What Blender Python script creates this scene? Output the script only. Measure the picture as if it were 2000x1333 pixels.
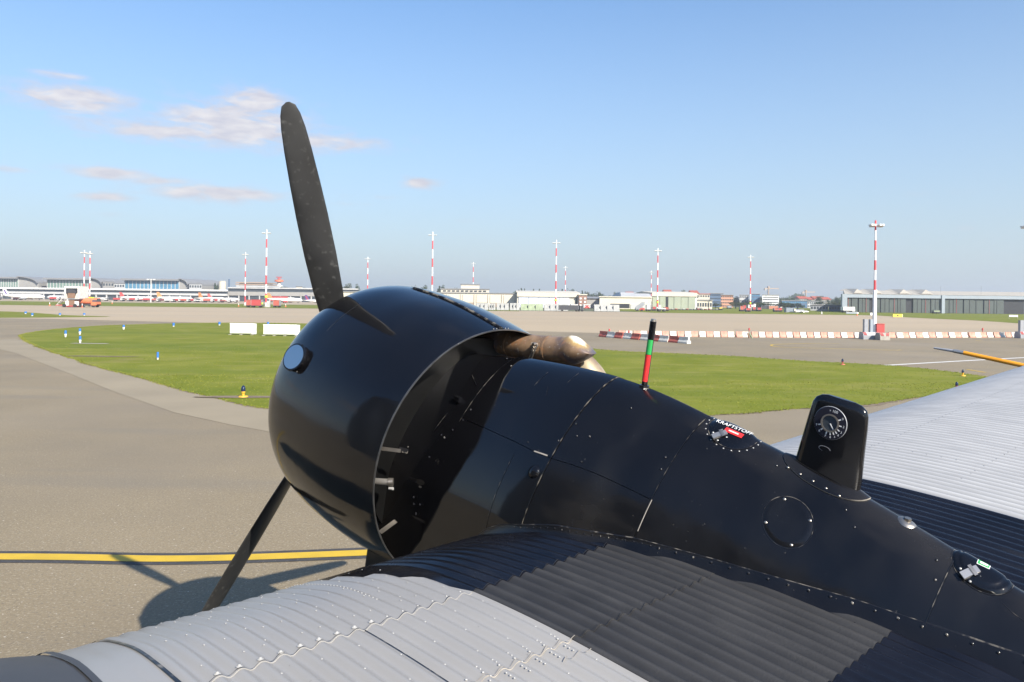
import bpy, math, random
import numpy as np
from mathutils import Vector, Matrix
random.seed(7); rng = np.random.RandomState(7)
R = math.radians
sc = bpy.context.scene
for o in list(bpy.data.objects): bpy.data.objects.remove(o)
COL = sc.collection

# ------------------------------------------------------------------ camera
HC = 3.3; FPX = 1500.0; PY0 = 584.0; ROLL = R(.65)
cd = bpy.data.cameras.new('camera'); cam = bpy.data.objects.new('camera', cd); COL.objects.link(cam)
cd.sensor_width = 36; cd.lens = FPX / 2000 * 36; cd.shift_y = -(666.5 - PY0) / 2000
cd.clip_start = .05; cd.clip_end = 9000
cr, sr = math.cos(ROLL), math.sin(ROLL)
cam.matrix_world = Matrix(((cr, -sr, 0, 0), (0, 0, -1, 0), (sr, cr, 0, HC), (0, 0, 0, 1)))
sc.camera = cam

# ------------------------------------------------------------------ light
SUN_EL, SUN_AZ = R(34.0), R(145.0)          # azimuth clockwise from +Y
w = bpy.data.worlds.new('World'); sc.world = w; w.use_nodes = True
nt = w.node_tree; nt.nodes.clear(); NW = nt.nodes.new; LW = nt.links.new
bg = NW('ShaderNodeBackground'); wo = NW('ShaderNodeOutputWorld'); LW(bg.outputs[0], wo.inputs[0])
sky = NW('ShaderNodeTexSky'); sky.sky_type = 'NISHITA'; sky.sun_disc = False
sky.sun_elevation = SUN_EL; sky.sun_rotation = SUN_AZ
sky.air_density = 1.0; sky.dust_density = .6; sky.ozone_density = 3.6; sky.altitude = 0
bg.inputs['Strength'].default_value = .078
tc = NW('ShaderNodeTexCoord'); sep = NW('ShaderNodeSeparateXYZ'); LW(tc.outputs['Generated'], sep.inputs[0])
def wm(op, a, b=None, c=None, clamp=False):
    n = NW('ShaderNodeMath'); n.operation = op; n.use_clamp = clamp
    for i, v in enumerate((a, b, c)):
        if v is None: continue
        if isinstance(v, (int, float)): n.inputs[i].default_value = v
        else: LW(v, n.inputs[i])
    return n.outputs[0]
az = wm('ARCTAN2', sep.outputs[0], sep.outputs[1]); el = wm('ARCSINE', sep.outputs[2])
cv = NW('ShaderNodeCombineXYZ'); LW(wm('MULTIPLY', az, 1.0), cv.inputs[0]); LW(wm('MULTIPLY', el, 3.4), cv.inputs[1])
nz = NW('ShaderNodeTexNoise'); nz.inputs['Scale'].default_value = 24; nz.inputs['Detail'].default_value = 7; nz.inputs['Roughness'].default_value = .62; nz.inputs['Distortion'].default_value = .35
LW(cv.outputs[0], nz.inputs['Vector'])
mask = None                                   # fair-weather cloud banks: azimuth, elevation, half width, half height (radians), weight
BANKS = [(-.345,.207,.11,.034,1.15),(-.42,.192,.13,.018,1.0),(-.26,.194,.12,.017,1.0),(-.325,.236,.05,.020,1.1),(-.52,.217,.08,.018,1.15),(-.535,.240,.038,.007,.75),(-.60,.21,.03,.006,.6),
         (-.487,.138,.055,.009,1.1),(-.43,.133,.06,.008,.85),(-.49,.112,.04,.007,1.0),(-.37,.123,.10,.013,1.1),(-.49,.092,.03,.004,.5),(-.12,.148,.03,.009,1.1),(-.172,.128,.05,.004,.6),(-.20,.118,.04,.004,.6),(-.58,.135,.03,.005,.8),(-.04,.10,.05,.005,.4),(.53,.085,.03,.003,.5),(.51,.125,.08,.005,.3),
         (-.95,.24,.12,.04,.9),(-1.25,.15,.2,.03,.8),(-1.7,.28,.2,.05,.8),(1.0,.14,.2,.02,.6),(1.6,.22,.25,.04,.8),(2.4,.2,.25,.04,.8),(-2.5,.25,.3,.05,.8)]
for a0, e0, da, de, wt in BANKS:
    x = wm('DIVIDE', wm('SUBTRACT', az, a0), da); y = wm('DIVIDE', wm('SUBTRACT', el, e0), de)
    r2 = wm('ADD', wm('MULTIPLY', x, x), wm('MULTIPLY', y, y))
    g_ = wm('MULTIPLY', wm('POWER', 2.718, wm('MULTIPLY', r2, -.9)), wt)
    mask = g_ if mask is None else wm('MAXIMUM', mask, g_)
cl = wm('MULTIPLY', wm('SUBTRACT', wm('ADD', wm('MULTIPLY', mask, .60), wm('ADD', wm('MULTIPLY', wm('SUBTRACT', nz.outputs[0], .5), 1.15), .5)), .70), 2.6, clamp=True)
cl = wm('MULTIPLY', cl, wm('MULTIPLY', mask, 1.1, clamp=True)); cl = wm('MULTIPLY', cl, .88)
cmx = NW('ShaderNodeMix'); cmx.data_type = 'RGBA'; LW(cl, cmx.inputs['Factor']); 
# hazy lower sky: pale band near the horizon, all the way round
hz = wm('POWER', wm('SUBTRACT', 1.0, wm('MULTIPLY', wm('ABSOLUTE', el), 1.9, clamp=True), clamp=True), 1.35)
hmx = NW('ShaderNodeMix'); hmx.data_type = 'RGBA'; LW(wm('MULTIPLY', hz, .94), hmx.inputs['Factor']); hsn = NW('ShaderNodeHueSaturation'); hsn.inputs['Saturation'].default_value = 1.16; hsn.inputs['Value'].default_value = 1.08; LW(sky.outputs[0], hsn.inputs['Color']); LW(hsn.outputs[0], hmx.inputs['A']); hmx.inputs['B'].default_value = (2.75, 3.22, 3.62, 1)
ccm = NW('ShaderNodeMix'); ccm.data_type = 'RGBA'; ccm.inputs['A'].default_value = (3.5, 3.4, 3.75, 1); ccm.inputs['B'].default_value = (4.7, 4.45, 4.4, 1)
nz2 = NW('ShaderNodeTexNoise'); nz2.inputs['Scale'].default_value = 32; nz2.inputs['Detail'].default_value = 4; LW(cv.outputs[0], nz2.inputs['Vector']); LW(wm('MULTIPLY', wm('ADD', nz2.outputs[0], -.35), wm('MULTIPLY', cl, 3.2), clamp=True), ccm.inputs['Factor'])
LW(hmx.outputs['Result'], cmx.inputs['A']); LW(ccm.outputs['Result'], cmx.inputs['B'])
LW(cmx.outputs['Result'], bg.inputs['Color'])
sd = bpy.data.lights.new('sun', 'SUN'); sd.energy = 3.6; sd.angle = R(.53); sd.color = (1, .93, .82)
sun = bpy.data.objects.new('sun', sd); COL.objects.link(sun)
sdir = Vector((math.sin(SUN_AZ) * math.cos(SUN_EL), math.cos(SUN_AZ) * math.cos(SUN_EL), math.sin(SUN_EL)))
sun.rotation_euler = sdir.to_track_quat('Z', 'Y').to_euler(); sun.location = (0, 0, 60)
sc.view_settings.view_transform = 'Standard'; sc.view_settings.look = 'None'; sc.view_settings.exposure = 1.35; sc.view_settings.gamma = 1
sc.view_settings.use_curve_mapping = False
# air: pale even haze round the whole scene
hb_m = bpy.data.materials.new('haze_air'); hb_m.use_nodes = True; ht = hb_m.node_tree; ht.nodes.clear(); ho = ht.nodes.new('ShaderNodeOutputMaterial'); hv = ht.nodes.new('ShaderNodeVolumePrincipled'); ht.links.new(hv.outputs[0], ho.inputs['Volume'])
hv.inputs['Color'].default_value = (.86, .90, .96, 1); hv.inputs['Density'].default_value = .00048; hv.inputs['Anisotropy'].default_value = .25
sc.render.engine = 'CYCLES'; sc.cycles.max_bounces = 6

# ------------------------------------------------------------------ materials
def mat(name, col, rough=.6, metal=0.0, var=.10, scale=4.0, bump=0.0, bscale=None, spec=.5, coat=0.0, col2=None, thr=None, det=5, rvar=0.0, stretch=None):
    m = bpy.data.materials.new(name); m.use_nodes = True; t = m.node_tree; b = t.nodes['Principled BSDF']
    co = t.nodes.new('ShaderNodeTexCoord'); mp = t.nodes.new('ShaderNodeMapping'); t.links.new(co.outputs['Object'], mp.inputs[0])
    if stretch: mp.inputs['Scale'].default_value = stretch
    n = t.nodes.new('ShaderNodeTexNoise'); n.inputs['Scale'].default_value = scale; n.inputs['Detail'].default_value = det; t.links.new(mp.outputs[0], n.inputs['Vector'])
    mr = t.nodes.new('ShaderNodeMapRange'); a, z = thr if thr else (.3, .7); mr.inputs[1].default_value = a; mr.inputs[2].default_value = z; t.links.new(n.outputs[0], mr.inputs[0])
    mx = t.nodes.new('ShaderNodeMix'); mx.data_type = 'RGBA'; t.links.new(mr.outputs[0], mx.inputs['Factor'])
    c1 = [c * (1 - var) for c in col]; c2 = list(col2) if col2 else [min(1, c * (1 + var)) for c in col]
    mx.inputs['A'].default_value = (*c1, 1); mx.inputs['B'].default_value = (*c2, 1); t.links.new(mx.outputs['Result'], b.inputs['Base Color'])
    b.inputs['Roughness'].default_value = rough; b.inputs['Metallic'].default_value = metal; b.inputs['Specular IOR Level'].default_value = spec
    if coat: b.inputs['Coat Weight'].default_value = coat; b.inputs['Coat Roughness'].default_value = .06
    if rvar:
        r = t.nodes.new('ShaderNodeMapRange'); t.links.new(n.outputs[0], r.inputs[0]); r.inputs[1].default_value = .3; r.inputs[2].default_value = .7
        r.inputs[3].default_value = max(.02, rough - rvar); r.inputs[4].default_value = rough + rvar; t.links.new(r.outputs[0], b.inputs['Roughness'])
    if bump:
        n2 = t.nodes.new('ShaderNodeTexNoise'); n2.inputs['Scale'].default_value = bscale or scale * 4; n2.inputs['Detail'].default_value = 4; t.links.new(mp.outputs[0], n2.inputs['Vector'])
        bp = t.nodes.new('ShaderNodeBump'); bp.inputs['Strength'].default_value = bump; bp.inputs['Distance'].default_value = .02; t.links.new(n2.outputs[0], bp.inputs['Height']); t.links.new(bp.outputs[0], b.inputs['Normal'])
    return m
def nodes(m): t = m.node_tree; return t, t.nodes['Principled BSDF']
def layer(m, col, scale, lo, hi, amount=1.0, stretch=None, det=3, rough=None, kind='noise'):
    """mix a further colour into the base colour where a noise passes a threshold (stains, specks, wear)"""
    t, b = nodes(m); src = b.inputs['Base Color'].links[0].from_socket
    co = t.nodes.new('ShaderNodeTexCoord'); mp = t.nodes.new('ShaderNodeMapping'); t.links.new(co.outputs['Object'], mp.inputs[0])
    if stretch: mp.inputs['Scale'].default_value = stretch
    if kind == 'voronoi':
        n = t.nodes.new('ShaderNodeTexVoronoi'); out = n.outputs['Distance']
    else:
        n = t.nodes.new('ShaderNodeTexNoise'); n.inputs['Detail'].default_value = det; out = n.outputs[0]
    n.inputs['Scale'].default_value = scale; t.links.new(mp.outputs[0], n.inputs['Vector'])
    mr = t.nodes.new('ShaderNodeMapRange'); mr.inputs[1].default_value = lo; mr.inputs[2].default_value = hi; mr.inputs[4].default_value = amount; t.links.new(out, mr.inputs[0])
    mx = t.nodes.new('ShaderNodeMix'); mx.data_type = 'RGBA'; t.links.new(mr.outputs[0], mx.inputs['Factor']); t.links.new(src, mx.inputs['A']); mx.inputs['B'].default_value = (*col, 1)
    t.links.new(mx.outputs['Result'], b.inputs['Base Color'])
    if rough is not None:
        r = t.nodes.new('ShaderNodeMix'); t.links.new(mr.outputs[0], r.inputs['Factor'])
        if b.inputs['Roughness'].links: t.links.new(b.inputs['Roughness'].links[0].from_socket, r.inputs['A'])
        else: r.inputs['A'].default_value = b.inputs['Roughness'].default_value
        r.inputs['B'].default_value = rough; t.links.new(r.outputs['Result'], b.inputs['Roughness'])

M = {}
M['black'] = mat('black_gloss_paint', (.0045, .0045, .0055), .07, var=.25, scale=2.2, rvar=.04, spec=.47)
layer(M['black'], (.10, .10, .10), 95, .76, .82, .5, rough=.5)
layer(M['black'], (.009, .009, .010), 3.5, .52, .75, .55, stretch=(1, 1, .5), rough=.28)
M['black_flat'] = mat('black_worn_paint', (.0055, .0055, .0065), .17, var=.3, scale=3, rvar=.08, spec=.42)
layer(M['black_flat'], (.13, .125, .11), 70, .72, .80, .5, rough=.6)
layer(M['black_flat'], (.014, .0138, .014), 2.2, .5, .72, .6, stretch=(1, 1.8, 1), rough=.36)
M['black_wing'] = mat('black_wing_paint', (.0065, .0068, .010), .24, var=.3, scale=4, rvar=.06)
layer(M['black_wing'], (.05, .05, .052), 12, .58, .8, .22, stretch=(1, .2, 1), rough=.42)
def dents(m, sc_, st, dist=.02):
    t, b = nodes(m); co = t.nodes.new('ShaderNodeTexCoord'); n = t.nodes.new('ShaderNodeTexNoise'); n.inputs['Scale'].default_value = sc_; n.inputs['Detail'].default_value = 2.5; t.links.new(co.outputs['Object'], n.inputs['Vector'])
    bp = t.nodes.new('ShaderNodeBump'); bp.inputs['Strength'].default_value = st; bp.inputs['Distance'].default_value = dist; t.links.new(n.outputs[0], bp.inputs['Height']); t.links.new(bp.outputs[0], b.inputs['Normal'])
dents(M['black'], 2.6, .22); dents(M['black_flat'], 3.4, .40)
layer(M['black'], (.045, .038, .030), 1.3, .54, .72, .35, stretch=(1, .5, 1), det=7, rough=.30)
layer(M['black_flat'], (.060, .053, .045), 1.6, .52, .75, .5, stretch=(1, .5, 1.6), det=8, rough=.42)
M['walkway'] = mat('grey_walkway_coating', (.020, .020, .021), .58, var=.22, scale=6, bump=.12, bscale=160)
layer(M['walkway'], (.055, .054, .052), 14, .56, .74, .35, stretch=(1, .25, 1)); layer(M['walkway'], (.014, .014, .015), 2.5, .5, .7, .5)
def crest_light(m, col, amount):  # paints ridge light into the base colour: paler along each corrugation crest
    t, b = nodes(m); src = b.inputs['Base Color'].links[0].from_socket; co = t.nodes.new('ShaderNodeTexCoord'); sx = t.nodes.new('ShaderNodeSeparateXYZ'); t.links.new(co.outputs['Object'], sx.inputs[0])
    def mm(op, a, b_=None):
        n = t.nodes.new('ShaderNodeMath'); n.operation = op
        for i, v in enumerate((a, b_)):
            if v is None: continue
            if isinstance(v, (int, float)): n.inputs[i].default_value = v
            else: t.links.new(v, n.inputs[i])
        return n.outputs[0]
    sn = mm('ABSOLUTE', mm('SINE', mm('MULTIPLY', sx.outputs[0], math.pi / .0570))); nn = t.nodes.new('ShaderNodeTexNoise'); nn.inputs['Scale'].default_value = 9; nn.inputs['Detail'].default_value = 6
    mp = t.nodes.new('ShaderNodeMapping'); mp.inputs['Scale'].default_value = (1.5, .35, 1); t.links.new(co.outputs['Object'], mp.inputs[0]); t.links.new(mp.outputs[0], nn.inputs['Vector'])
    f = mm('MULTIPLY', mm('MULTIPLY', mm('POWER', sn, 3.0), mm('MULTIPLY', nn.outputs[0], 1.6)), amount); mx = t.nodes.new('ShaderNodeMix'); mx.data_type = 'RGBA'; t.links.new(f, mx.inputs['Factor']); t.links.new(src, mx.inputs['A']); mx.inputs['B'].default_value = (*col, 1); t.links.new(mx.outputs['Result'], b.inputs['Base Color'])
crest_light(M['walkway'], (.060, .058, .056), .55)  # walkway ridge highlights painted as paler crest stripes
M['silver'] = mat('silver_wing_paint', (.33, .322, .31), .38, metal=.15, var=.05, scale=2.0, rvar=.06)
layer(M['silver'], (.29, .285, .28), 1.6, .5, .75, .55, stretch=(1, .35, 1)); layer(M['silver'], (.09, .08, .065), 60, .74, .80, .5)
M['silver_far'] = mat('silver_outer_paint', (.30, .30, .30), .38, metal=.15, var=.05, scale=1.2, rvar=.06)
crest_light(M['silver_far'], (.52, .515, .50), 1.0); M['inside'] = mat('dark_inside_metal', (.004, .004, .004), .4, var=.4, scale=8)  # outer wing's light and dark ridge lines are painted into its colour
M['sealant'] = mat('pale_sealant', (.34, .31, .27), .6, var=.2, scale=30)
M['wear'] = mat('chipped_edge', (.012, .012, .014), .3, var=.3, scale=26, col2=(.17, .155, .13), thr=(.50, .66))
M['rim'] = mat('polished_rim', (.10, .10, .10), .35, metal=.6, var=.4, scale=12)
M['rivet'] = mat('bare_rivet', (.40, .395, .38), .22, metal=.1, var=.1)
M['rivet_dark'] = mat('painted_rivet', (.03, .03, .034), .2, var=.5, scale=40, col2=(.20, .185, .16), thr=(.56, .66))
M['steel'] = mat('worn_steel', (.42, .38, .33), .35, metal=.9, var=.2, scale=20)
M['alu'] = mat('aluminium_pipe', (.55, .52, .48), .32, metal=.8, var=.1)
M['exhaust'] = mat('heat_stained_exhaust', (.17, .105, .065), .42, metal=.3, var=.25, scale=9, col2=(.34, .22, .13), thr=(.38, .66))
layer(M['exhaust'], (.11, .11, .14), 7.0, .50, .64, .8); layer(M['exhaust'], (.40, .19, .08), 14, .60, .70, .6); layer(M['exhaust'], (.50, .47, .40), 60, .62, .70, .45, rough=.65)
M['exhaust_tip'] = mat('bleached_exhaust', (.50, .42, .28), .55, metal=.3, var=.25, scale=9, col2=(.24, .17, .12), thr=(.48, .66))
M['prop'] = mat('dark_propeller', (.026, .026, .026), .36, var=.3, scale=3, rvar=.1); layer(M['prop'], (.10, .10, .095), 26, .60, .74, .5, stretch=(1, 1, 1), rough=.5)
M['mirror'] = mat('mirror_glass', (.62, .62, .60), .02, metal=1, var=.01)
M['white_p'] = mat('white_print', (.80, .80, .78), .5, var=.05)
M['red_p'] = mat('red_print', (.62, .03, .03), .35, var=.1); M['green_p'] = mat('green_print', (.03, .33, .08), .35, var=.1)
M['orange_p'] = mat('orange_probe', (.72, .30, .02), .4, var=.1)
M['tyre'] = mat('rubber', (.02, .02, .02), .8)
# ground
ap = M['asphalt'] = mat('taxiway_asphalt', (.230, .184, .116), .85, var=.10, scale=.25, bump=.5, bscale=60, spec=.35)
layer(ap, (.40, .35, .26), 34, .55, .68, .55); layer(ap, (.10, .09, .08), 30, .57, .70, .55); layer(ap, (.60, .55, .47), 22, .68, .73, .8)
layer(ap, (.18, .15, .11), .16, .45, .70, .6, det=6); layer(ap, (.28, .235, .175), .05, .5, .7, .5)
layer(ap, (.16, .145, .125), .5, .56, .72, .35, stretch=(.15, 1, 1), det=6)
M['apron'] = mat('apron_concrete', (.385, .305, .205), .85, var=.07, scale=.02, spec=.3)
layer(M['apron'], (.30, .255, .195), .03, .5, .7, .6, stretch=(.12, 1, 1), det=7); layer(M['apron'], (.26, .22, .17), .25, .58, .75, .3, stretch=(.05, 1, 1), det=7)
M['shoulder'] = mat('paler_shoulder', (.256, .212, .142), .9, var=.09, scale=.3); layer(M['shoulder'], (.36, .32, .27), 40, .6, .72, .4)
M['grass_g'] = mat('mown_grass', (.142, .168, .013), .95, var=.10, scale=.35, col2=(.190, .198, .030), bump=.22, bscale=9, det=8, spec=.1)
layer(M['grass_g'], (.25, .225, .070), .9, .52, .72, .6, stretch=(.35, 1, 1), det=8); layer(M['grass_g'], (.24, .19, .08), .22, .62, .74, .55, det=9); layer(M['grass_g'], (.095, .135, .016), .10, .48, .62, .45, stretch=(.2, 1.4, 1), det=9); layer(M['grass_g'], (.10, .14, .016), 2.2, .54, .72, .55, stretch=(.5, 1, 1), det=7)
M['blade'] = mat('grass_blades', (.165, .190, .022), .85, var=.12, scale=.5, col2=(.215, .215, .040), spec=.2)
M['far_ground'] = mat('far_ground', (.10, .11, .055), .95, var=.2, scale=.02)
M['dirt'] = mat('dry_earth', (.17, .13, .085), .95, var=.3, scale=3)
M['yellow'] = mat('yellow_line_paint', (.55, .36, .020), .6, var=.09, scale=3); layer(M['yellow'], (.34, .25, .08), 40, .62, .75, .6)
M['black_line'] = mat('black_line_border', (.050, .047, .045), .75, var=.2, scale=5); layer(M['black_line'], (.15, .135, .12), 30, .58, .72, .7)
M['white_line'] = mat('white_line_paint', (.62, .60, .56), .7, var=.1, scale=3)
M['concrete'] = mat('cast_concrete', (.33, .31, .27), .85, var=.15, scale=2)
def flat(name, col, rough=.6, **k): M[name] = mat(name, col, rough, **k)
flat('white_paint', (.78, .77, .74)); flat('white_dirty', (.60, .58, .54), var=.15, scale=3); flat('red_paint', (.42, .055, .05)); flat('mast_red', (.62, .06, .07)); flat('mast_white', (.80, .80, .80))
flat('barrier_red', (.42, .10, .07), .6, var=.2, scale=4); flat('barrier_pale', (.55, .27, .20), .7, var=.2, scale=3); flat('barrier_white', (.60, .58, .52), .6, var=.15, scale=4)
flat('blue_marker', (.03, .16, .50)); flat('cream', (.58, .53, .43), var=.06, scale=.2); flat('cream_dark', (.36, .27, .20)); flat('pale_door', (.55, .58, .66), var=.05); flat('brick', (.26, .15, .11), var=.2, scale=2)
flat('green_door', (.30, .33, .25), var=.06, scale=.3); flat('dark_green_door', (.060, .075, .068), .5, var=.12, scale=.4); flat('beige_roof', (.42, .38, .31), var=.06, scale=.3); flat('pale_wall', (.27, .31, .35), var=.05, scale=.3)
flat('dark_void', (.012, .013, .016)); flat('grey_wall', (.30, .29, .27), var=.08, scale=.3); flat('grey_roof', (.22, .22, .22), var=.08, scale=.3); flat('grey_light', (.46, .46, .45), var=.08, scale=.4)
flat('glass_green', (.16, .24, .20), .15, var=.15, scale=.4); flat('glass_blue', (.08, .22, .34), .12, var=.15, scale=.4); flat('glass_dark', (.05, .06, .07), .12, var=.2, scale=.5)
flat('orange_wall', (.50, .25, .16), var=.08, scale=.3); flat('blue_wall', (.07, .12, .20), var=.1, scale=.3); flat('red_roof', (.40, .10, .06), var=.15, scale=1); flat('tower_orange', (.65, .17, .07))
flat('purple', (.10, .05, .22)); flat('orange', (.62, .24, .08)); flat('deflector', (.33, .33, .31), var=.12, scale=1.5); flat('deflector_green', (.26, .31, .19), var=.15, scale=1.2)
flat('hi_vis', (.55, .75, .05)); flat('dark_metal', (.05, .05, .055), .5); flat('grey_metal', (.28, .29, .31), .45); flat('container_red', (.48, .20, .12)); flat('trunk', (.09, .065, .045), .9); flat('sign_yellow', (.75, .55, .05)); flat('brown', (.22, .13, .08))
flat('yellow_base', (.65, .36, .03)); flat('lamp_black', (.02, .02, .03), .15); flat('blue_glass_lamp', (.01, .02, .06), .1); flat('skin', (.45, .30, .22))
M['leaf'] = mat('tree_leaves', (.030, .052, .016), .8, var=.35, scale=.35, col2=(.060, .085, .024), spec=.2)
M['leaf2'] = mat('olive_leaves', (.045, .060, .020), .8, var=.35, scale=.35, col2=(.080, .092, .030), spec=.2)

# ------------------------------------------------------------------ helpers
def tag(o, label=None, cat=None, group=None, kind=None):
    if label: o['label'] = label
    if cat: o['category'] = cat
    if group: o['group'] = group
    if kind: o['kind'] = kind
    return o
def thing(name, loc, label, cat, rz=0, group=None, matrix=None):
    o = bpy.data.objects.new(name, None); COL.objects.link(o); o.empty_display_size = .2
    if matrix is not None: o.matrix_world = matrix
    else: o.location = loc; o.rotation_euler = (0, 0, rz)
    return tag(o, label, cat, group)
def copy_tree(o, parent=None):
    c = o.copy(); COL.objects.link(c); c.parent = parent
    for ch in list(o.children): copy_tree(ch, c)
    return c
class MB:
    def __init__(s): s.v = []; s.f = []; s.mi = []; s.sm = []
    def add(s, vs, fs, mi=0, smooth=False):
        k = len(s.v); s.v += [tuple(map(float, p)) for p in vs]
        for f in fs: s.f.append(tuple(i + k for i in f)); s.mi.append(mi); s.sm.append(smooth)
        return s
    def box(s, x0, x1, y0, y1, z0, z1, mi=0):
        v = [(x, y, z) for z in (z0, z1) for y in (y0, y1) for x in (x0, x1)]
        return s.add(v, [(0, 2, 3, 1), (4, 5, 7, 6), (0, 1, 5, 4), (2, 6, 7, 3), (0, 4, 6, 2), (1, 3, 7, 5)], mi)
    def obox(s, c, hx, hy, hz, mi=0):   # oriented box: centre and three half-axis vectors
        c = np.array(c, float); hx, hy, hz = (np.array(a, float) for a in (hx, hy, hz))
        v = [c + a * hx + b * hy + d * hz for d in (-1, 1) for b in (-1, 1) for a in (-1, 1)]
        return s.add(v, [(0, 2, 3, 1), (4, 5, 7, 6), (0, 1, 5, 4), (2, 6, 7, 3), (0, 4, 6, 2), (1, 3, 7, 5)], mi)
    def rings(s, rs, close=True, cap0=False, cap1=False, mi=0, smooth=True):
        n = len(rs[0]); v = [p for r in rs for p in r]; f = []
        for i in range(len(rs) - 1):
            for j in range(n if close else n - 1):
                k = (j + 1) % n; f.append((i * n + j, i * n + k, (i + 1) * n + k, (i + 1) * n + j))
        s.add(v, f, mi, smooth)
        if cap0: s.add(rs[0], [tuple(range(n))[::-1]], mi)
        if cap1: s.add(rs[-1], [tuple(range(n))], mi)
        return s
    def cyl(s, p0, p1, r0, r1=None, n=10, mi=0, caps=True, smooth=True):
        p0, p1 = np.array(p0, float), np.array(p1, float); r1 = r0 if r1 is None else r1
        a = p1 - p0; a /= np.linalg.norm(a) + 1e-12; u = np.cross(a, [0, 0, 1.] if abs(a[2]) < .9 else [1., 0, 0]); u /= np.linalg.norm(u); v = np.cross(a, u)
        t = np.linspace(0, 2 * np.pi, n, endpoint=False); c = np.cos(t)[:, None] * u + np.sin(t)[:, None] * v
        return s.rings([p0 + r0 * c, p1 + r1 * c], True, caps, caps, mi, smooth)
    def tube(s, pts, rad, n=12, mi=0, caps=True):
        pts = np.array(pts, float); rad = np.broadcast_to(rad, (len(pts),)); T = np.gradient(pts, axis=0); rs = []
        up = np.array([.13, .21, 1.]); t = np.linspace(0, 2 * np.pi, n, endpoint=False)
        for p, d, r in zip(pts, T, rad):
            d = d / (np.linalg.norm(d) + 1e-12); u = np.cross(d, up); u /= np.linalg.norm(u); v = np.cross(d, u)
            rs.append(p + r * (np.cos(t)[:, None] * u + np.sin(t)[:, None] * v))
        return s.rings(rs, True, caps, caps, mi, True)
    def prism(s, poly, z0, z1, mi=0):    # polygon in XY extruded in z
        n = len(poly); v = [(x, y, z0) for x, y in poly] + [(x, y, z1) for x, y in poly]
        s.add(v, [tuple(range(n))[::-1], tuple(range(n, 2 * n))] + [(i, (i + 1) % n, n + (i + 1) % n, n + i) for i in range(n)], mi); return s
    def prof(s, poly, x0, x1, mi=0):     # profile in YZ extruded along x
        n = len(poly); v = [(x0, y, z) for y, z in poly] + [(x1, y, z) for y, z in poly]
        s.add(v, [tuple(range(n)), tuple(range(n, 2 * n))[::-1]] + [(i, n + i, n + (i + 1) % n, (i + 1) % n) for i in range(n)], mi); return s
    def dome(s, c, nrm, r, h, n=6, mi=0):
        c = np.array(c, float); a = np.array(nrm, float); a /= np.linalg.norm(a); u = np.cross(a, [0, 0, 1.] if abs(a[2]) < .9 else [1., 0, 0]); u /= np.linalg.norm(u); v = np.cross(a, u)
        t = np.linspace(0, 2 * np.pi, n, endpoint=False); k = np.cos(t)[:, None] * u + np.sin(t)[:, None] * v
        P = list(c + r * k) + list(c + .62 * r * k + .75 * h * a) + [c + h * a]
        return s.add(P, [(i, (i + 1) % n, n + (i + 1) % n, n + i) for i in range(n)] + [(n + i, n + (i + 1) % n, 2 * n) for i in range(n)], mi, True)
    def build(s, name, mats, parent=None, kind=None, label=None):
        me = bpy.data.meshes.new(name); me.from_pydata(s.v, [], s.f); me.update()
        for m in (mats if isinstance(mats, (list, tuple)) else [mats]): me.materials.append(m)
        me.polygons.foreach_set('material_index', s.mi); me.polygons.foreach_set('use_smooth', s.sm)
        o = bpy.data.objects.new(name, me); COL.objects.link(o)
        if parent is not None: o.parent = parent
        return tag(o, label=label, kind=kind)
def edges_split(o, ang=35):
    pass
def text_geo(txt, size):
    c = bpy.data.curves.new('t', 'FONT'); c.body = txt; c.size = size; c.align_x = 'CENTER'; c.align_y = 'CENTER'; c.resolution_u = 3
    o = bpy.data.objects.new('t', c); COL.objects.link(o); dg = bpy.context.evaluated_depsgraph_get(); me = bpy.data.meshes.new_from_object(o.evaluated_get(dg))
    vs = [tuple(v.co) for v in me.vertices]; fs = [tuple(p.vertices) for p in me.polygons]
    bpy.data.objects.remove(o); bpy.data.curves.remove(c); bpy.data.meshes.remove(me); return vs, fs

# pixel -> world direction from the camera stand point (the ground was surveyed from the photograph this way)
def ray(px, py):
    a, b = (px - 1000) / FPX, (py - PY0) / FPX
    return np.array([cr * a + sr * b, 1.0, -(-sr * a + cr * b)])
def gnd(px, py, z=0.0):
    r = ray(px, py); t = (z - HC) / r[2]; return r[0] * t, r[1] * t
def X(px, Y, py=590): r = ray(px, py); return r[0] * Y
def Z(py, Y, px=1000): r = ray(px, py); return HC + r[2] * Y

# ================================================================== THE SETTING
def sheet(name, poly, z, m, thick=None):
    o = MB().add([(x, y, z) for x, y in poly], [tuple(range(len(poly)))]).build(name, m); return tag(o, kind='structure')
def smooth_poly(p, n=6):
    p = np.array(p, float); N_ = len(p); out = []
    for i in range(N_):
        a, b, c, d = p[i - 1], p[i], p[(i + 1) % N_], p[(i + 2) % N_]
        for k in range(n):
            t = k / n; out.append(.5 * ((2 * b) + (-a + c) * t + (2 * a - 5 * b + 4 * c - d) * t * t + (-a + 3 * b - 3 * c + d) * t ** 3))
    return np.array(out)
S_ = 1850
sheet('ground', [(-S_, -S_), (S_, -S_), (S_, S_), (-S_, S_)], -.02, M['far_ground'])
sheet('apron', [(-160, 48), (170, 48), (260, 150), (230, 188), (60, 215), (-60, 222), (-260, 222), (-260, 100)], -.012, M['apron'])
sheet('taxiway', [(-260, -60), (160, -60), (190, 76), (60, 80), (10, 76), (-10, 84), (-60, 100), (-260, 108)], -.004, M['asphalt'])
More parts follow.
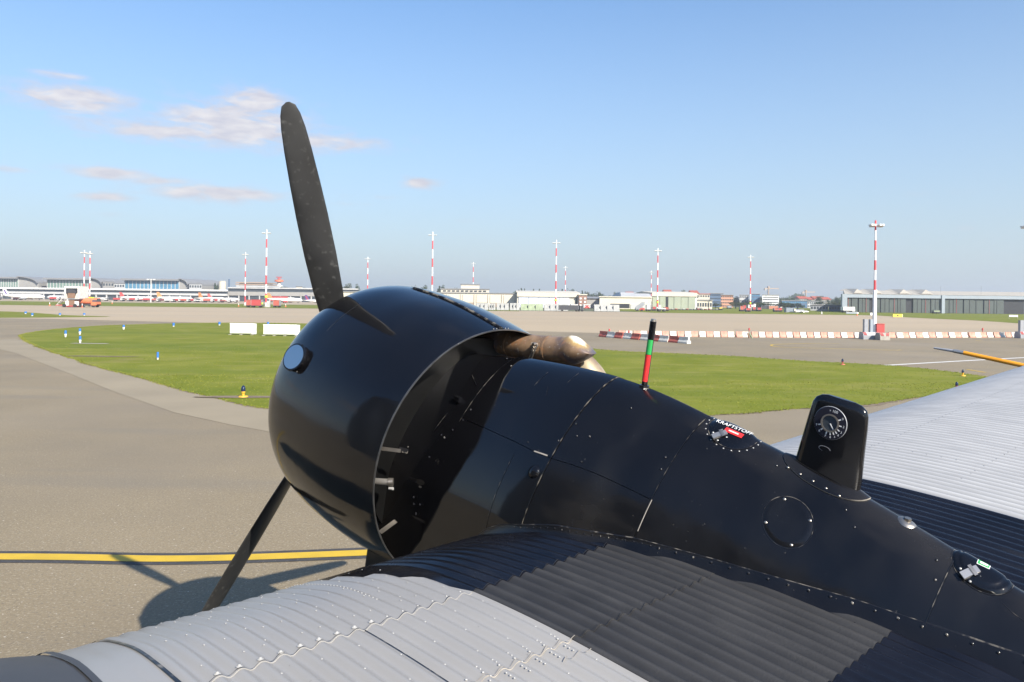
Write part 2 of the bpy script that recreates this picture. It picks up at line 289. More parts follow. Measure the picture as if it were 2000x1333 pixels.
isl_px = [(40, 655), (95, 645), (150, 640), (240, 635), (430, 631), (640, 634), (880, 652), (1145, 681), (1300, 690), (1430, 696), (1560, 705), (1700, 712), (1790, 719), (1880, 730), (1940, 739), (1958, 746), (1925, 757), (1860, 769), (1780, 780), (1680, 790), (1560, 800), (1480, 806), (1390, 812), (1150, 832), (850, 836), (640, 815), (525, 798), (450, 785), (340, 758), (230, 728), (130, 698), (62, 672)]
isl = smooth_poly([gnd(*q) for q in isl_px], 5)
# irregular edge
nrm = np.roll(isl, -1, 0) - np.roll(isl, 1, 0); nrm = np.stack([nrm[:, 1], -nrm[:, 0]], 1); nrm /= np.linalg.norm(nrm, axis=1)[:, None] + 1e-9
def resample(p, step):
    q = np.vstack([p, p[:1]]); out = []
    for a, b in zip(q[:-1], q[1:]):
        n = max(1, int(np.linalg.norm(b - a) / step)); out += [a + (b - a) * k / n for k in range(n)]
    return np.array(out)
isl2 = resample(isl, .35)
cen = isl2.mean(0)
jit = rng.randn(len(isl2)); jit = np.convolve(np.r_[jit, jit, jit], np.ones(5) / 5, 'same')[len(jit):2 * len(jit)]
dirs = isl2 - cen; dirs /= np.linalg.norm(dirs, axis=1)[:, None]
# shoulder: paler asphalt beside the near edge of the island
sh_in = [gnd(*q) for q in [(525, 798), (450, 785), (340, 758), (230, 728), (130, 698), (62, 672), (30, 662)]]
sh_out = [gnd(*q) for q in [(-60, 668), (30, 690), (130, 728), (230, 768), (340, 806), (450, 830), (560, 850)]]
sheet('shoulder', sh_in + sh_out, .002, M['shoulder'])
edge = isl2 + dirs * (jit[:, None] * .16)
sheet('grass_island_earth', [tuple(p) for p in (isl2 + dirs * (.12 + jit[:, None] * .30))], .003, M['dirt'])
sheet('grass_island', [tuple(p) for p in edge], .010, M['grass_g'])
sheet('far_grass_left', smooth_poly([gnd(*q) for q in [(-160, 606), (0, 608.5), (60, 611), (130, 616), (216, 618.7), (130, 620), (0, 621), (-160, 620)]], 4).tolist(), .004, M['grass_g'])
sheet('far_grass_strip', [(-330, 216), (-60, 212), (2, 205), (2, 232), (-60, 300), (-330, 330)], .006, M['grass_g'])
sheet('terminal_apron', [(-420, 300), (-20, 292), (20, 500), (-420, 500)], .000, M['apron'])
sheet('far_grass_middle', [(38, 204), (130, 205), (170, 260), (200, 420), (60, 420), (30, 250)], .006, M['grass_g'])
sheet('far_grass_right', smooth_poly([gnd(*q) for q in [(1510, 607), (1600, 609), (1750, 619), (1900, 626), (2100, 634), (2150, 616), (1980, 611), (1800, 608), (1640, 604)]], 4).tolist(), .010, M['grass_g'])
sheet('hangar_forecourt', [(60, 222), (120, 215), (190, 190), (240, 175), (240, 260), (80, 262)], .002, M['shoulder'])
# island grass blades (nobody could count them)
def inside(p, poly):
    x, y = p[:, 0], p[:, 1]; c = np.zeros(len(p), bool); q = np.roll(poly, 1, 0)
    for (ax, ay), (bx, by) in zip(poly, q):
        k = ((ay > y) != (by > y)); c ^= k & (x < (bx - ax) * (y - ay) / (by - ay + 1e-12) + ax)
    return c
g = MB(); pts = []
for (x0, x1, y0, y1, n) in ((-20, 26, 17, 32, 30000), (-40, 30, 30, 50, 12000)):
    p = rng.rand(n, 2) * [x1 - x0, y1 - y0] + [x0, y0]; pts.append(p[inside(p, isl)])
pts.append(edge[rng.randint(0, len(edge), 14000)] + rng.randn(14000, 2) * .07)
pts = np.vstack(pts); L = len(pts); a = rng.rand(L) * np.pi; h = .016 + rng.rand(L) * .026; wd = .006 + pts[:, 1] * .0005
lean = rng.randn(L, 2) * .02
v = np.zeros((L, 3, 3)); v[:, 0, 0] = pts[:, 0] - np.cos(a) * wd; v[:, 0, 1] = pts[:, 1] - np.sin(a) * wd; v[:, 1, 0] = pts[:, 0] + np.cos(a) * wd; v[:, 1, 1] = pts[:, 1] + np.sin(a) * wd
v[:, :2, 2] = .006; v[:, 2, :2] = pts + lean; v[:, 2, 2] = h
me = bpy.data.meshes.new('grass'); me.vertices.add(L * 3); me.vertices.foreach_set('co', v.reshape(-1)); me.loops.add(L * 3); me.loops.foreach_set('vertex_index', np.arange(L * 3)); me.polygons.add(L); me.polygons.foreach_set('loop_start', np.arange(L) * 3); me.update(calc_edges=True)
me.materials.append(M['blade']); o = bpy.data.objects.new('grass', me); COL.objects.link(o); tag(o, 'short mown grass blades on the island between the taxiways', 'grass', kind='stuff')

# painted lines
def strip(name, pts, wdt, z, m, kind='structure'):
    p = np.array(pts, float); t = np.gradient(p, axis=0); t /= np.linalg.norm(t, axis=1)[:, None]; n = np.stack([-t[:, 1], t[:, 0]], 1) * wdt / 2
    a, b = p + n, p - n; k = len(p)
    o = MB().add([(x, y, z) for x, y in np.vstack([a, b])], [(i, i + 1, k + i + 1, k + i) for i in range(k - 1)]).build(name, m); return tag(o, kind=kind)
yl = smooth_poly([gnd(*q) for q in [(-900, 1092), (0, 1088), (350, 1092), (700, 1081), (1000, 1066), (1500, 1045)]], 8)[:40]
strip('taxiway_line_border', yl, .43, .002, M['black_line']); strip('taxiway_line', yl, .225, .006, M['yellow'])
strip('white_edge_line', [gnd(1722, 714.5), gnd(1860, 706.5), gnd(2000, 699), gnd(2150, 691)], .32, .004, M['white_line'])
yc = smooth_poly([gnd(*q) for q in [(1760, 684), (1620, 681), (1530, 678.5), (1506, 675), (1530, 672.5), (1640, 671.5)]], 6)[:31]
strip('faint_yellow_loop_line', yc, .17, .004, M['yellow'])
strip('yellow_dash', [gnd(1888, 722), gnd(1925, 728)], .15, .004, M['yellow']); strip('yellow_dash', [gnd(1960, 731), gnd(1995, 733)], .15, .004, M['yellow'])
strip('yellow_dash', [gnd(1905, 665.5), gnd(1918, 666.5)], .2, .004, M['yellow'])

# ================================================================== THE AEROPLANE
C0 = np.array([-0.14340241951502572, 4.138582787222889, -0.8465530975280479]); AX = np.array([-0.6836340591624467, 0.700328556134376, 0.20538837994350317]); AX /= np.linalg.norm(AX)
UX = np.cross(AX, [0, 0, 1.]); UX /= np.linalg.norm(UX); VX = np.cross(UX, AX)
MW = Matrix(((UX[0], AX[0], VX[0], C0[0]), (UX[1], AX[1], VX[1], C0[1]), (UX[2], AX[2], VX[2], C0[2] + HC), (0, 0, 0, 1)))
plane = thing('aeroplane', None, 'vintage corrugated-skin propeller aeroplane seen from its cabin window, black engine and silver wing', 'aeroplane', matrix=MW)
# local axes: x = starboard (away from the cabin), y = forward, z = up; origin on the engine axis at the cowling's rear rim
TH = np.linspace(0, 2 * np.pi, 121)[:-1]
def ringp(y, r, x=0, z=0): return np.stack([x + r * np.cos(TH), np.full(120, y), z + r * np.sin(TH)], 1)
LC, RM, RF, NN = 1.2218, .7558, .4517, 3.13
t = np.linspace(0, 1, 12); y1 = t * .5 * LC; r1 = .70 + (RM - .70) * np.sin(t * np.pi / 2)
q = np.linspace(0, np.pi / 2, 18)[1:]; y2 = .5 * LC + .5 * LC * np.sin(q) ** (2 / NN); r2 = RF + (RM - RF) * np.cos(q) ** (2 / NN)
ys = np.r_[y1, y2]; rs = np.r_[r1, r2]
cowl = MB().rings([ringp(a, b) for a, b in zip(ys, rs)], mi=0)
yi = [LC, LC - .03, LC - .12, LC * .6, .3, .0]; ri = [RF, RF - .012, RF + .03, .66, .68, .694]
cowl.rings([ringp(a, b) for a, b in zip(yi, ri)], mi=1)
cowling = cowl.build('engine_cowling', [M['black'], M['inside']], plane)
rim = MB().rings([ringp(0, .694), ringp(-.0035, .695), ringp(-.0035, .7005), ringp(0.004, .7012)], smooth=False).build('rim_edge', M['rim'], cowling)
# overlapping sheet line round the nose of the cowling
def cr_r(y): return np.interp(y, ys, rs)
band = MB()
for th0, th1, yy in ((R(150), R(205), .90),):
    tt = np.linspace(th0, th1, 40); 
    band.rings([np.stack([(cr_r(yy + d) + .0015) * np.cos(tt), np.full(40, yy + d), (cr_r(yy + d) + .0015) * np.sin(tt)], 1) for d in (-.002, .002)], close=False)
# fore-and-aft hinge strip with rivets over the top of the cowling (at theta = 75 deg from starboard)
def cp(y, th, off=0): r = cr_r(y) + off; return np.array([r * math.cos(th), y, r * math.sin(th)])
TH_H = R(90.6)
hs = MB(); yy = np.linspace(.004, .80, 50)
for off, d0, d1 in ((.004, -.016, .016),):
    a_ = [cp(y, TH_H + d0 / .73, .001) for y in yy]; b_ = [cp(y, TH_H + d0 / .73, off) for y in yy]; c_ = [cp(y, TH_H + d1 / .73, off) for y in yy]; d_ = [cp(y, TH_H + d1 / .73, .001) for y in yy]
    hs.rings([a_, b_, c_, d_], close=False, smooth=False)
hinge = hs.build('hinge_strip', M['black_flat'], cowling)
kn = MB()
for y in np.arange(.01, .80, .0135):
    k = cp(y, TH_H, .006); kn.cyl(cp(y, TH_H - .010, .006), cp(y, TH_H + .012, .006), .0042, n=5, smooth=False)
tag(kn.build('hinge_knuckles', M['wear'], hinge), kind='stuff')
rv = MB()
for y in np.arange(.02, .8, .03):
    for s_ in (-.030, .030): rv.dome(cp(y, TH_H + s_, .0005), (math.cos(TH_H), 0, math.sin(TH_H)), .003, .0016)
tag(rv.build('cowling_rivets', M['rivet_dark'], cowling), kind='stuff')
ft = MB()
for k in range(6):   # fasteners at the end of the hinge
    y = .006 + .0; ft.dome(cp(.012, TH_H + .03 * (k - 2.5), .001), cp(0, TH_H), .005, .004)
ft.build('end_fasteners', M['steel'], cowling)
# round mirror in a black housing on the cabin side of the cowling
def w2l(p): d = np.array(p, float) - np.array([C0[0], C0[1], C0[2]]); return np.array([d @ UX, d @ AX, d @ VX])
def dirl(d): d = np.array(d, float); return np.array([d @ UX, d @ AX, d @ VX])
mth = R(158); mc = cp(.92, mth, .0)
hp = None
def find_cowl(px, py):
    r = ray(px, py); T = np.linspace(3, 6.5, 5000); P = r * T[:, None] - C0; l = np.stack([P @ UX, P @ AX, P @ VX], 1); rad = np.hypot(l[:, 0], l[:, 2])
    k = np.where((l[:, 1] > 0) & (l[:, 1] < LC) & (rad < np.interp(l[:, 1], ys, rs)))[0]; return l[k[0]] if len(k) else None
mc = find_cowl(584, 702); nv = dirl((-.47, -.80, .37)); nv /= np.linalg.norm(nv)
hm = MB(); hm.cyl(mc - nv * .10, mc + nv * .032, .080, .074, 28); hm.cyl(mc + nv * .032, mc + nv * .042, .080, .077, 28); hm.cyl(mc - nv * .075, mc - nv * .045, .105, .098, 28)
mir = hm.build('mirror_housing', M['black'], plane)
MB().cyl(mc + nv * .0425, mc + nv * .044, .069, .069, 32).build('mirror_glass', M['mirror'], mir)
mf = MB(); uu = np.cross(nv, [0, 0, 1]); uu /= np.linalg.norm(uu); vv = np.cross(nv, uu)
for k in range(9):
    a = k * .7; mf.dome(mc + nv * (-.01 + .02 * (k % 2)) + .077 * (math.cos(a) * uu + math.sin(a) * vv), math.cos(a) * uu + math.sin(a) * vv, .004, .003)
tag(mf.build('housing_screws', M['rivet'], mir), kind='stuff')
nl = MB(); tts = np.linspace(R(119), R(138), 24); nl.rings([[cp(.80 + d_, a_, .0008) for a_ in tts] for d_ in (-.0015, .0015)], close=False, smooth=False); nl.build('nose_seam', M['rim'], cowling)
# engine inside the cowling
en = MB(); en.cyl((0, .25, 0), (0, .95, 0), .27, .22, 24)
for k in range(9):
    a = R(90 + 40 * k); d = np.array([math.cos(a), 0, math.sin(a)])
    for j in range(9): en.cyl(np.array([0, .62, 0]) + d * (.27 + j * .034), np.array([0, .62, 0]) + d * (.29 + j * .034), .085, .085, 12)
en.build('radial_engine', M['inside'], plane)
bulk = MB(); bulk.rings([ringp(.24, .02), ringp(.24, .60), ringp(.20, .60), ringp(.20, .02)], smooth=False); bulk.build('baffle_plate', M['inside'], plane)
# propeller: three blades at rest
pr = bpy.data.objects.new('propeller', None); COL.objects.link(pr); pr.parent = plane; YP = 1.38
def blade(ang, RB=1.83):
    a = R(ang); er = np.array([math.cos(a), 0, math.sin(a)]); et = np.array([-math.sin(a), 0, math.cos(a)]); ey = np.array([0, 1., 0]); rg = []
    rr = np.r_[.10, .2, .3, .45, .65, .9, 1.15, 1.35, 1.55, 1.68, 1.76, 1.81, 1.83] * RB / 1.83
    ch = [.09, .10, .125, .16, .185, .195, .190, .178, .160, .14, .115, .08, .02]; th = [.09, .085, .06, .042, .032, .026, .021, .017, .014, .012, .010, .008, .004]; pt = [58, 55, 50, 44, 37, 31, 27, 24, 21.5, 20, 19, 19, 19]
    for r_, c_, t_, p_ in zip(rr, ch, th, pt):
        p = R(p_); e1 = et * math.cos(p) + ey * math.sin(p); e2 = -et * math.sin(p) + ey * math.cos(p)
        tt = np.linspace(0, 2 * np.pi, 16, endpoint=False)
        rg.append([er * r_ + ey * YP + e1 * (c_ / 2 * math.cos(x)) + e2 * (t_ / 2 * math.sin(x)) for x in tt])
    return MB().rings(rg, cap0=True, cap1=True)
for ang in (110.5, -119, -4): blade(ang).build('blade', M['prop'], pr)
hb = MB(); hb.cyl((0, .95, 0), (0, 1.30, 0), .10, .09, 20); hb.cyl((0, 1.30, 0), (0, 1.47, 0), .13, .11, 24); hb.cyl((0, 1.47, 0), (0, 1.62, 0), .075, .03, 20); hb.build('hub', M['grey_metal'], pr)

# nacelle -------------------------------------------------------------
K = np.array([-3.4, -2.5, -1.9, -1.4, -.9, -.3, .3]); KW = np.array([.153, .247, .328, .400, .486, .471, .46]); KT = np.array([.36, .459, .572, .633, .672, .612, .498]); KH = np.array([.356, .436, .517, .596, .672, .677, .64]); NX = 1.53
K = np.r_[-4.6, K]; KW = np.r_[.02, KW]; KT = np.r_[.20, KT]; KH = np.r_[.30, KH]
def crom(x, kx, ky):   # smooth interpolation through the stations
    x = np.clip(x, kx[0], kx[-1]); i = int(np.clip(np.searchsorted(kx, x) - 1, 0, len(kx) - 2)); m = np.gradient(ky, kx); hh = kx[i + 1] - kx[i]; t = (x - kx[i]) / hh
    return (2 * t ** 3 - 3 * t ** 2 + 1) * ky[i] + (t ** 3 - 2 * t ** 2 + t) * hh * m[i] + (-2 * t ** 3 + 3 * t ** 2) * ky[i + 1] + (t ** 3 - t ** 2) * hh * m[i + 1]
QQ = np.linspace(0, 1, 90)
_c = {}
def section(y):
    key = round(float(y), 5)
    if key in _c: return _c[key]
    W_, T_, H_ = crom(y, K, KW), crom(y, K, KT), crom(y, K, KH)
    th = np.linspace(np.pi / 2, 0, 70); x = W_ * np.cos(th) ** (2 / NX); z = T_ - H_ + H_ * np.sin(th) ** (2 / NX)
    x[-1] = W_; z[-1] = T_ - H_
    # round off the very top
    zt = T_ - .012; 
    x = np.r_[x, [W_] * 14]; z = np.r_[z, T_ - H_ - np.linspace(.04, .62, 14)]
    arc = np.r_[0, np.cumsum(np.hypot(np.diff(x), np.diff(z)))]; _c[key] = (x, z, arc); return _c[key]
def NS(y, a, off=0.0):
    """point on the nacelle skin: station y, arc length a from the ridge (positive = cabin side)"""
    x, z, arc = section(y); s_ = 1 if a >= 0 else -1; aa = abs(a)
    px, pz = np.interp(aa, arc, x), np.interp(aa, arc, z); p = np.array([-s_ * px, y, pz])
    if off:
        e = .012; x2, z2 = np.interp(aa + e, arc, x), np.interp(aa + e, arc, z); x1, z1 = (np.interp(aa - e, arc, x), np.interp(aa - e, arc, z)) if aa > e else (-np.interp(e - aa, arc, x), np.interp(e - aa, arc, z))
        n = np.array([-(z2 - z1), 0, (x2 - x1)]); n /= np.linalg.norm(n) + 1e-12; p = p + off * np.array([-s_ * n[0], 0, n[2]])
    return p
def NN_(y, a): d = NS(y, a, .01) - NS(y, a); return d / np.linalg.norm(d)
def arc_of(y, x, z):
    X_, Z_, A_ = section(y); return float(A_[np.argmin((X_ - abs(x)) ** 2 + (Z_ - z) ** 2)]) * (1 if x <= 0 else -1)
def npanel(name, y0, y1, a0, a1, mt, off=0.0, parent=None, ny=14, na=26, lip=.006, gap=.0015):
    """a skin panel with turned-in edges; a0/a1 may be functions of y"""
    f0 = a0 if callable(a0) else (lambda y: a0); f1 = a1 if callable(a1) else (lambda y: a1)
    ya, yb = y0 - gap * (1 if y0 > y1 else -1), y1 + gap * (1 if y0 > y1 else -1)
    Y_ = np.linspace(ya, yb, ny); g_ = [[NS(y, f0(y) + gap + (f1(y) - f0(y) - 2 * gap) * k / (na - 1), off) for k in range(na)] for y in Y_]
    low = lambda row, y: [NS(y, f0(y) + gap + (f1(y) - f0(y) - 2 * gap) * k / (na - 1), off - lip) for k in range(na)]
    m = MB().rings([low(None, Y_[0])] + [g_[0]], close=False, smooth=False, mi=1); m.rings(g_, close=False, mi=0); m.rings([g_[-1], low(None, Y_[-1])], close=False, smooth=False, mi=1)
    for k in (0, na - 1):
        e = [r_[k] for r_ in g_]; fk = f0(0) if k == 0 else 0
        l = [NS(y, (f0(y) + gap) if k == 0 else (f1(y) - gap), off - lip) for y in Y_]; m.rings([e, l], close=False, smooth=False, mi=1)
    return m.build(name, [mt, M['wear']], parent or plane)
ARC_END = lambda y: section(y)[2][-1] - .02
inner = MB(); Yn = np.linspace(.30, -4.5, 70)
inner.rings([[NS(y, a, -.008) for a in np.linspace(-ARC_END(y), ARC_END(y), 90)] for y in Yn], close=False)
nac = inner.build('nacelle_frame', M['inside'], plane)
LN = lambda y: arc_of(y, -1, .0) if False else float(np.interp(y, [-1.4, -1.28, -.8, -.7, -.1, .3], [arc_of(-1.28, -.317, .338)] * 2 + [arc_of(-.8, -.363, .33), arc_of(-.7, -.36, .322), arc_of(-.096, -.323, .291), arc_of(-.096, -.323, .291)]))
R1, R2, R3, R4 = -.143, -.782, -1.274, -2.242
nneg = lambda y: -ARC_END(y)
npanel('nose_skin', .30, R1, nneg, ARC_END, M['black'], 0.0, ny=10, na=90)
npanel('upper_side_panel', R1, R2, 0.0, LN, M['black'], .004); npanel('lower_side_panel', R1, R2, LN, ARC_END, M['black'], .003)
npanel('far_side_panel', R1, R2, nneg, 0.0, M['black'], .004)
npanel('upper_side_panel', R2, R3, 0.0, LN, M['black_flat'], .001); npanel('lower_side_panel', R2, R3, LN, ARC_END, M['black_flat'], .001)
npanel('far_side_panel', R2, R3, nneg, 0.0, M['black_flat'], .001)
npanel('middle_fairing_panel', R3, R4, nneg, ARC_END, M['black_flat'], .003, ny=20, na=110)
npanel('tail_fairing_panel', R4, -4.5, nneg, ARC_END, M['black_flat'], .001, ny=40, na=90)
# flat latch beads, screws, covers on the nacelle
def patch(y0, a0, rad, hfun, ey=1.0, ea=1.0, nr=8, nt_=36, off=.004):
    rg = []
    for i in range(nr + 1):
        r_ = rad * i / nr if i else rad * .001; rg.append([NS(y0 + r_ * ey * math.cos(t_), a0 + r_ * ea * math.sin(t_), off + hfun(r_ / rad)) for t_ in np.linspace(0, 2 * np.pi, nt_, endpoint=False)])
    return MB().rings(rg[::-1])
def screw(y, a, r_=.006, h_=.002, off=.004): return NS(y, a, off), NN_(y, a), r_, h_
aC = arc_of(-1.751, -.192, .436)
cvr = patch(-1.755, aC, .088, lambda t_: .0025 if t_ < .97 else -.002, off=.004).build('round_access_cover', M['black_flat'], plane)
ringm = MB(); tt = np.linspace(0, 2 * np.pi, 60, endpoint=False)
ringm.rings([[NS(-1.755 + r_ * math.cos(x), aC + r_ * math.sin(x), .0042) for x in tt] for r_ in (.0885, .0905)], smooth=False); ringm.build('cover_rim', M['wear'], cvr)
sm = MB()
for k in range(4): sm.dome(NS(-1.755 + .078 * math.cos(R(35 + 90 * k)), aC + .078 * math.sin(R(35 + 90 * k)), .006), NN_(-1.755, aC), .006, .003)
tag(sm.build('cover_screws', M['steel'], cvr), kind='stuff')
aK = arc_of(-.74, -.396, .261)
patch(-.735, aK, .030, lambda t_: .016 * math.sqrt(max(0, 1 - t_ * t_)), off=.003).build('round_button', M['black'], plane)
# filler domes with latch and label
def surf_quad(yc, ac, ang, pts, off):     # local (right-to-the-tail, up) coordinates wrapped on the skin
    c_, s_ = math.cos(ang), math.sin(ang); out = []
    for (px_, py_) in pts:
        X_, Y_ = c_ * px_ - s_ * py_, s_ * px_ + c_ * py_; out.append(NS(yc - X_, ac - Y_, off))
    return out
def rect_grid(x0, x1, y0, y1, nx=8, ny=4):
    P = [(x0 + (x1 - x0) * i / nx, y0 + (y1 - y0) * j / ny) for j in range(ny + 1) for i in range(nx + 1)]
    F = [(j * (nx + 1) + i, j * (nx + 1) + i + 1, (j + 1) * (nx + 1) + i + 1, (j + 1) * (nx + 1) + i) for j in range(ny) for i in range(nx)]; return P, F
def dome_h(t_): return .016 * (1 - t_ ** 3) if t_ < 1 else 0
a1_ = .03
f1 = patch(-1.40, a1_, .100, lambda t_: .014 * (1 - t_ ** 4), ey=1.0, ea=.85, off=.003).build('filler_dome', M['black'], plane)
MB().rings([[NS(-1.40 + r_ * math.cos(x), a1_ + .85 * r_ * math.sin(x), .0045) for x in tt] for r_ in (.1003, .1035)], smooth=False).build('dome_rim', M['wear'], f1)
def rvts(y0, a0, rad, n, name, par, ea=.85, off=.003, m='rivet'):
    b_ = MB()
    for k in range(n):
        x = 2 * math.pi * k / n; b_.dome(NS(y0 + rad * math.cos(x), a0 + ea * rad * math.sin(x), off), NN_(y0, a0), .0035, .002)
    return tag(b_.build(name, M[m], par), kind='stuff')
rvts(-1.40, a1_, .112, 22, 'rim_rivets', f1)
def put_text(txt, size, yc, ac, ang, off, m, par, name='lettering'):
    vs, fs = text_geo(txt, size); return MB().add(surf_quad(yc, ac, ang, [(v_[0], v_[1]) for v_ in vs], off), fs).build(name, m, par)
put_text('KRAFTSTOFF', .026, -1.398, .020, R(8), .0195, M['white_p'], f1)
P_, F_ = rect_grid(-.038, .038, -.012, .012); MB().add(surf_quad(-1.415, .046, R(5), P_, .019), F_).build('red_label', M['red_p'], f1)
P_, F_ = rect_grid(-.022, .020, -.0035, .0035); MB().add(surf_quad(-1.415, .046, R(5), P_, .0198), F_).build('label_stripe', M['barrier_white'], f1)
def latch(yc, ac, ang, par, off):
    P_, F_ = rect_grid(-.011, .011, -.030, .030, 2, 6); top = surf_quad(yc, ac, ang, P_, off + .006); m_ = MB().add(top, F_)
    for pts_ in ([(-.011, -.030), (.011, -.030), (.011, .030), (-.011, .030)],):
        lo = surf_quad(yc, ac, ang, pts_, off - .002); hi = surf_quad(yc, ac, ang, pts_, off + .006); m_.rings([lo, hi], smooth=False)
    l_ = m_.build('latch', M['alu'], par); P2, F2 = rect_grid(-.017, .017, .004, .016, 2, 2); MB().add(surf_quad(yc, ac, ang, P2, off + .0085), F2).build('latch_catch', M['steel'], l_)
    b_ = MB()
    for sx in (-.021, .021):
        for sy in (-.018, .020): b_.dome(surf_quad(yc, ac, ang, [(sx, sy)], off)[0], NN_(yc, ac), .0045, .003)
    tag(b_.build('latch_rivets', M['rivet'], l_), kind='stuff')
latch(-1.375, .085, R(-32), f1, .014)
a2_ = .012
f2 = patch(-2.315, a2_, .088, lambda t_: .013 * (1 - t_ ** 6) - (.004 if .74 < t_ < .84 else 0), ey=1.0, ea=.9, nr=14, off=.002).build('oil_filler_dome', M['black'], plane)
MB().rings([[NS(-2.315 + r_ * math.cos(x), a2_ + .9 * r_ * math.sin(x), .0035) for x in tt] for r_ in (.0883, .0905)], smooth=False).build('dome_rim', M['wear'], f2)
latch(-2.295, .058, R(-28), f2, .012)
P_, F_ = rect_grid(-.018, .018, -.010, .010, 4, 3); MB().add(surf_quad(-2.315, .005, R(10), P_, .0165), F_).build('white_label', M['white_p'], f2)
P_, F_ = rect_grid(-.016, .016, -.008, .008, 4, 3); MB().add(surf_quad(-2.315, .005, R(10), P_, .0172), F_).build('green_label', M['green_p'], f2)
P_, F_ = rect_grid(-.010, .012, -.004, .004, 4, 3); MB().add(surf_quad(-2.315, .005, R(10), P_, .018), F_).build('label_stripe', M['white_p'], f2)
# crescent scratch behind it, flush cap on the ridge
capm = patch(-2.073, .004, .030, lambda t_: .006 * (1 - t_ ** 4), off=.003).build('flush_cap', M['steel'], plane)
MB().cyl(NS(-2.073, .004, .008), NS(-2.073, .004, .016), .012, .012, 6, smooth=False).build('cap_nut', M['steel'], capm)
arcs = MB(); tt2 = np.linspace(R(60), R(150), 24)
arcs.rings([[NS(-2.46 + r_ * math.cos(x), .0 + r_ * math.sin(x) * .8, .0022) for x in tt2] for r_ in (.118, .1195)], close=False, smooth=False); arcs.build('cover_scratch', M['wear'], plane)
# scratches and catches along the seams
def streak(y0, a0, y1, a1, wd_=.0022, m='wear', off=.0055, name='paint_chip', n=12):
    e = np.array([y1 - y0, a1 - a0]); e /= np.linalg.norm(e); n_ = np.array([-e[1], e[0]]) * wd_ / 2; A_ = []; B_ = []
    for k in range(n + 1):
        y, a_ = y0 + (y1 - y0) * k / n, a0 + (a1 - a0) * k / n; A_.append(NS(y + n_[0], a_ + n_[1], off)); B_.append(NS(y - n_[0], a_ - n_[1], off))
    return MB().rings([A_, B_], close=False, smooth=False).build(name, M[m], plane)
streak(R1, .05, R1 - .002, LN(R1) + .02, .004); streak(R2, .04, R2, LN(R2) + .25, .003); streak(R3, .03, R3, .52, .003, n=30); streak(R4, .02, R4, .40, .0025, n=20)
streak(R3 - .004, .45, R3 - .004, .58, .0032, 'sealant', .006); streak(R2 + .02, LN(R2) - .004, R2 + .10, LN(R2) - .002, .006, 'sealant', .006)
streak(-.44, .10, -.44, .20, .0028); streak(-.60, .06, -.60, .14, .0022); streak(-.52, .19, -.55, .24, .003)
streak(-.58, LN(-.6) + .05, -.58, LN(-.6) + .42, .0025)
sc_ = MB()
for (y, a_) in [(-.19, .10), (-.10, .04), (-.30, .35), (-.17, .40), (-.16, .46), (-.13, .52), (-.14, .31), (-.84, .38), (-.77, .43), (-.90, .36), (-.70, .50), (-1.25, .33), (-1.24, .28), (-.98, .16), (-.93, .47), (-1.9, .10), (-1.99, .38), (-2.2, .08), (-2.22, .14), (-2.16, .42), (-1.62, .08), (-1.95, .14), (-.80, .33), (-.62, .48)]:
    sc_.dome(NS(y, a_, .004), NN_(y, a_), .0052, .003)
tag(sc_.build('nacelle_screws', M['rivet_dark'], plane), kind='stuff')
# slotted cooling louvres on the nose skin
for (y0_, a0_, y1_, a1_) in ((-.09, .26, -.0, .20), (-.03, .44, -.005, .55)):
    streak(y0_, a0_, y1_, a1_, .004, 'wear', .004)
bx = NS(-.045, .36, .012); MB().obox(bx, (.012, 0, 0), (0, .022, 0), (0, 0, .012)).build('seam_catch', M['black_flat'], plane)

# exhaust pipes on the far side of the ridge
def lp(px, py, x):   # point of the sight line on the aeroplane-local plane x = const
    r = ray(px, py); t_ = ((C0 @ UX) + x) / (r @ UX); d = r * t_ - C0; return np.array([d @ UX, d @ AX, d @ VX])
def exhaust(path, rad, name, bands):
    e = MB(); p = np.array(path, float); 
    # smooth path
    t0_ = np.linspace(0, 1, len(p)); t1_ = np.linspace(0, 1, 22); P = np.stack([np.interp(t1_, t0_, p[:, k]) for k in range(3)], 1)
    for _ in range(3): P[1:-1] = (P[:-2] + 2 * P[1:-1] + P[2:]) / 4
    d = np.gradient(P, axis=0); d /= np.linalg.norm(d, axis=1)[:, None]; rs_ = []; tt_ = np.linspace(0, 2 * np.pi, 28, endpoint=False)
    n = len(P)
    for i, (c_, dd) in enumerate(zip(P, d)):
        u_ = np.array([1., 0, 0]); u_ -= dd * (u_ @ dd); u_ /= np.linalg.norm(u_); v_ = np.cross(dd, u_); v_ *= np.sign(v_[2]) or 1
        ring_ = np.array([c_ + rad * (math.cos(x) * u_ + math.sin(x) * v_) for x in tt_])
        if i == n - 1:   # scarfed, pinched fish-tail end: cut back on top
            ring_ = ring_ + np.array([dd * (-.5 * rad - 1.35 * rad * math.sin(x)) for x in tt_])
        rs_.append(ring_)
    e.rings(rs_, mi=0); e.rings([rs_[-1], np.array([c2 + (P[-1] - c2) * .05 for c2 in rs_[-1]]) - d[-1] * .0, np.array([P[-6] + (c2 - P[-1]) * .92 - d[-1] * 0 for c2 in rs_[-7] - P[-7] + P[-1]])][:2], mi=1)
    o_ = e.build(name, [M['exhaust'], M['exhaust_tip']], plane)
    return o_, P, d
pA = [lp(930, 655, .20), lp(985, 668, .21), lp(1040, 680, .23), lp(1085, 684, .25), lp(1108, 684, .26)]
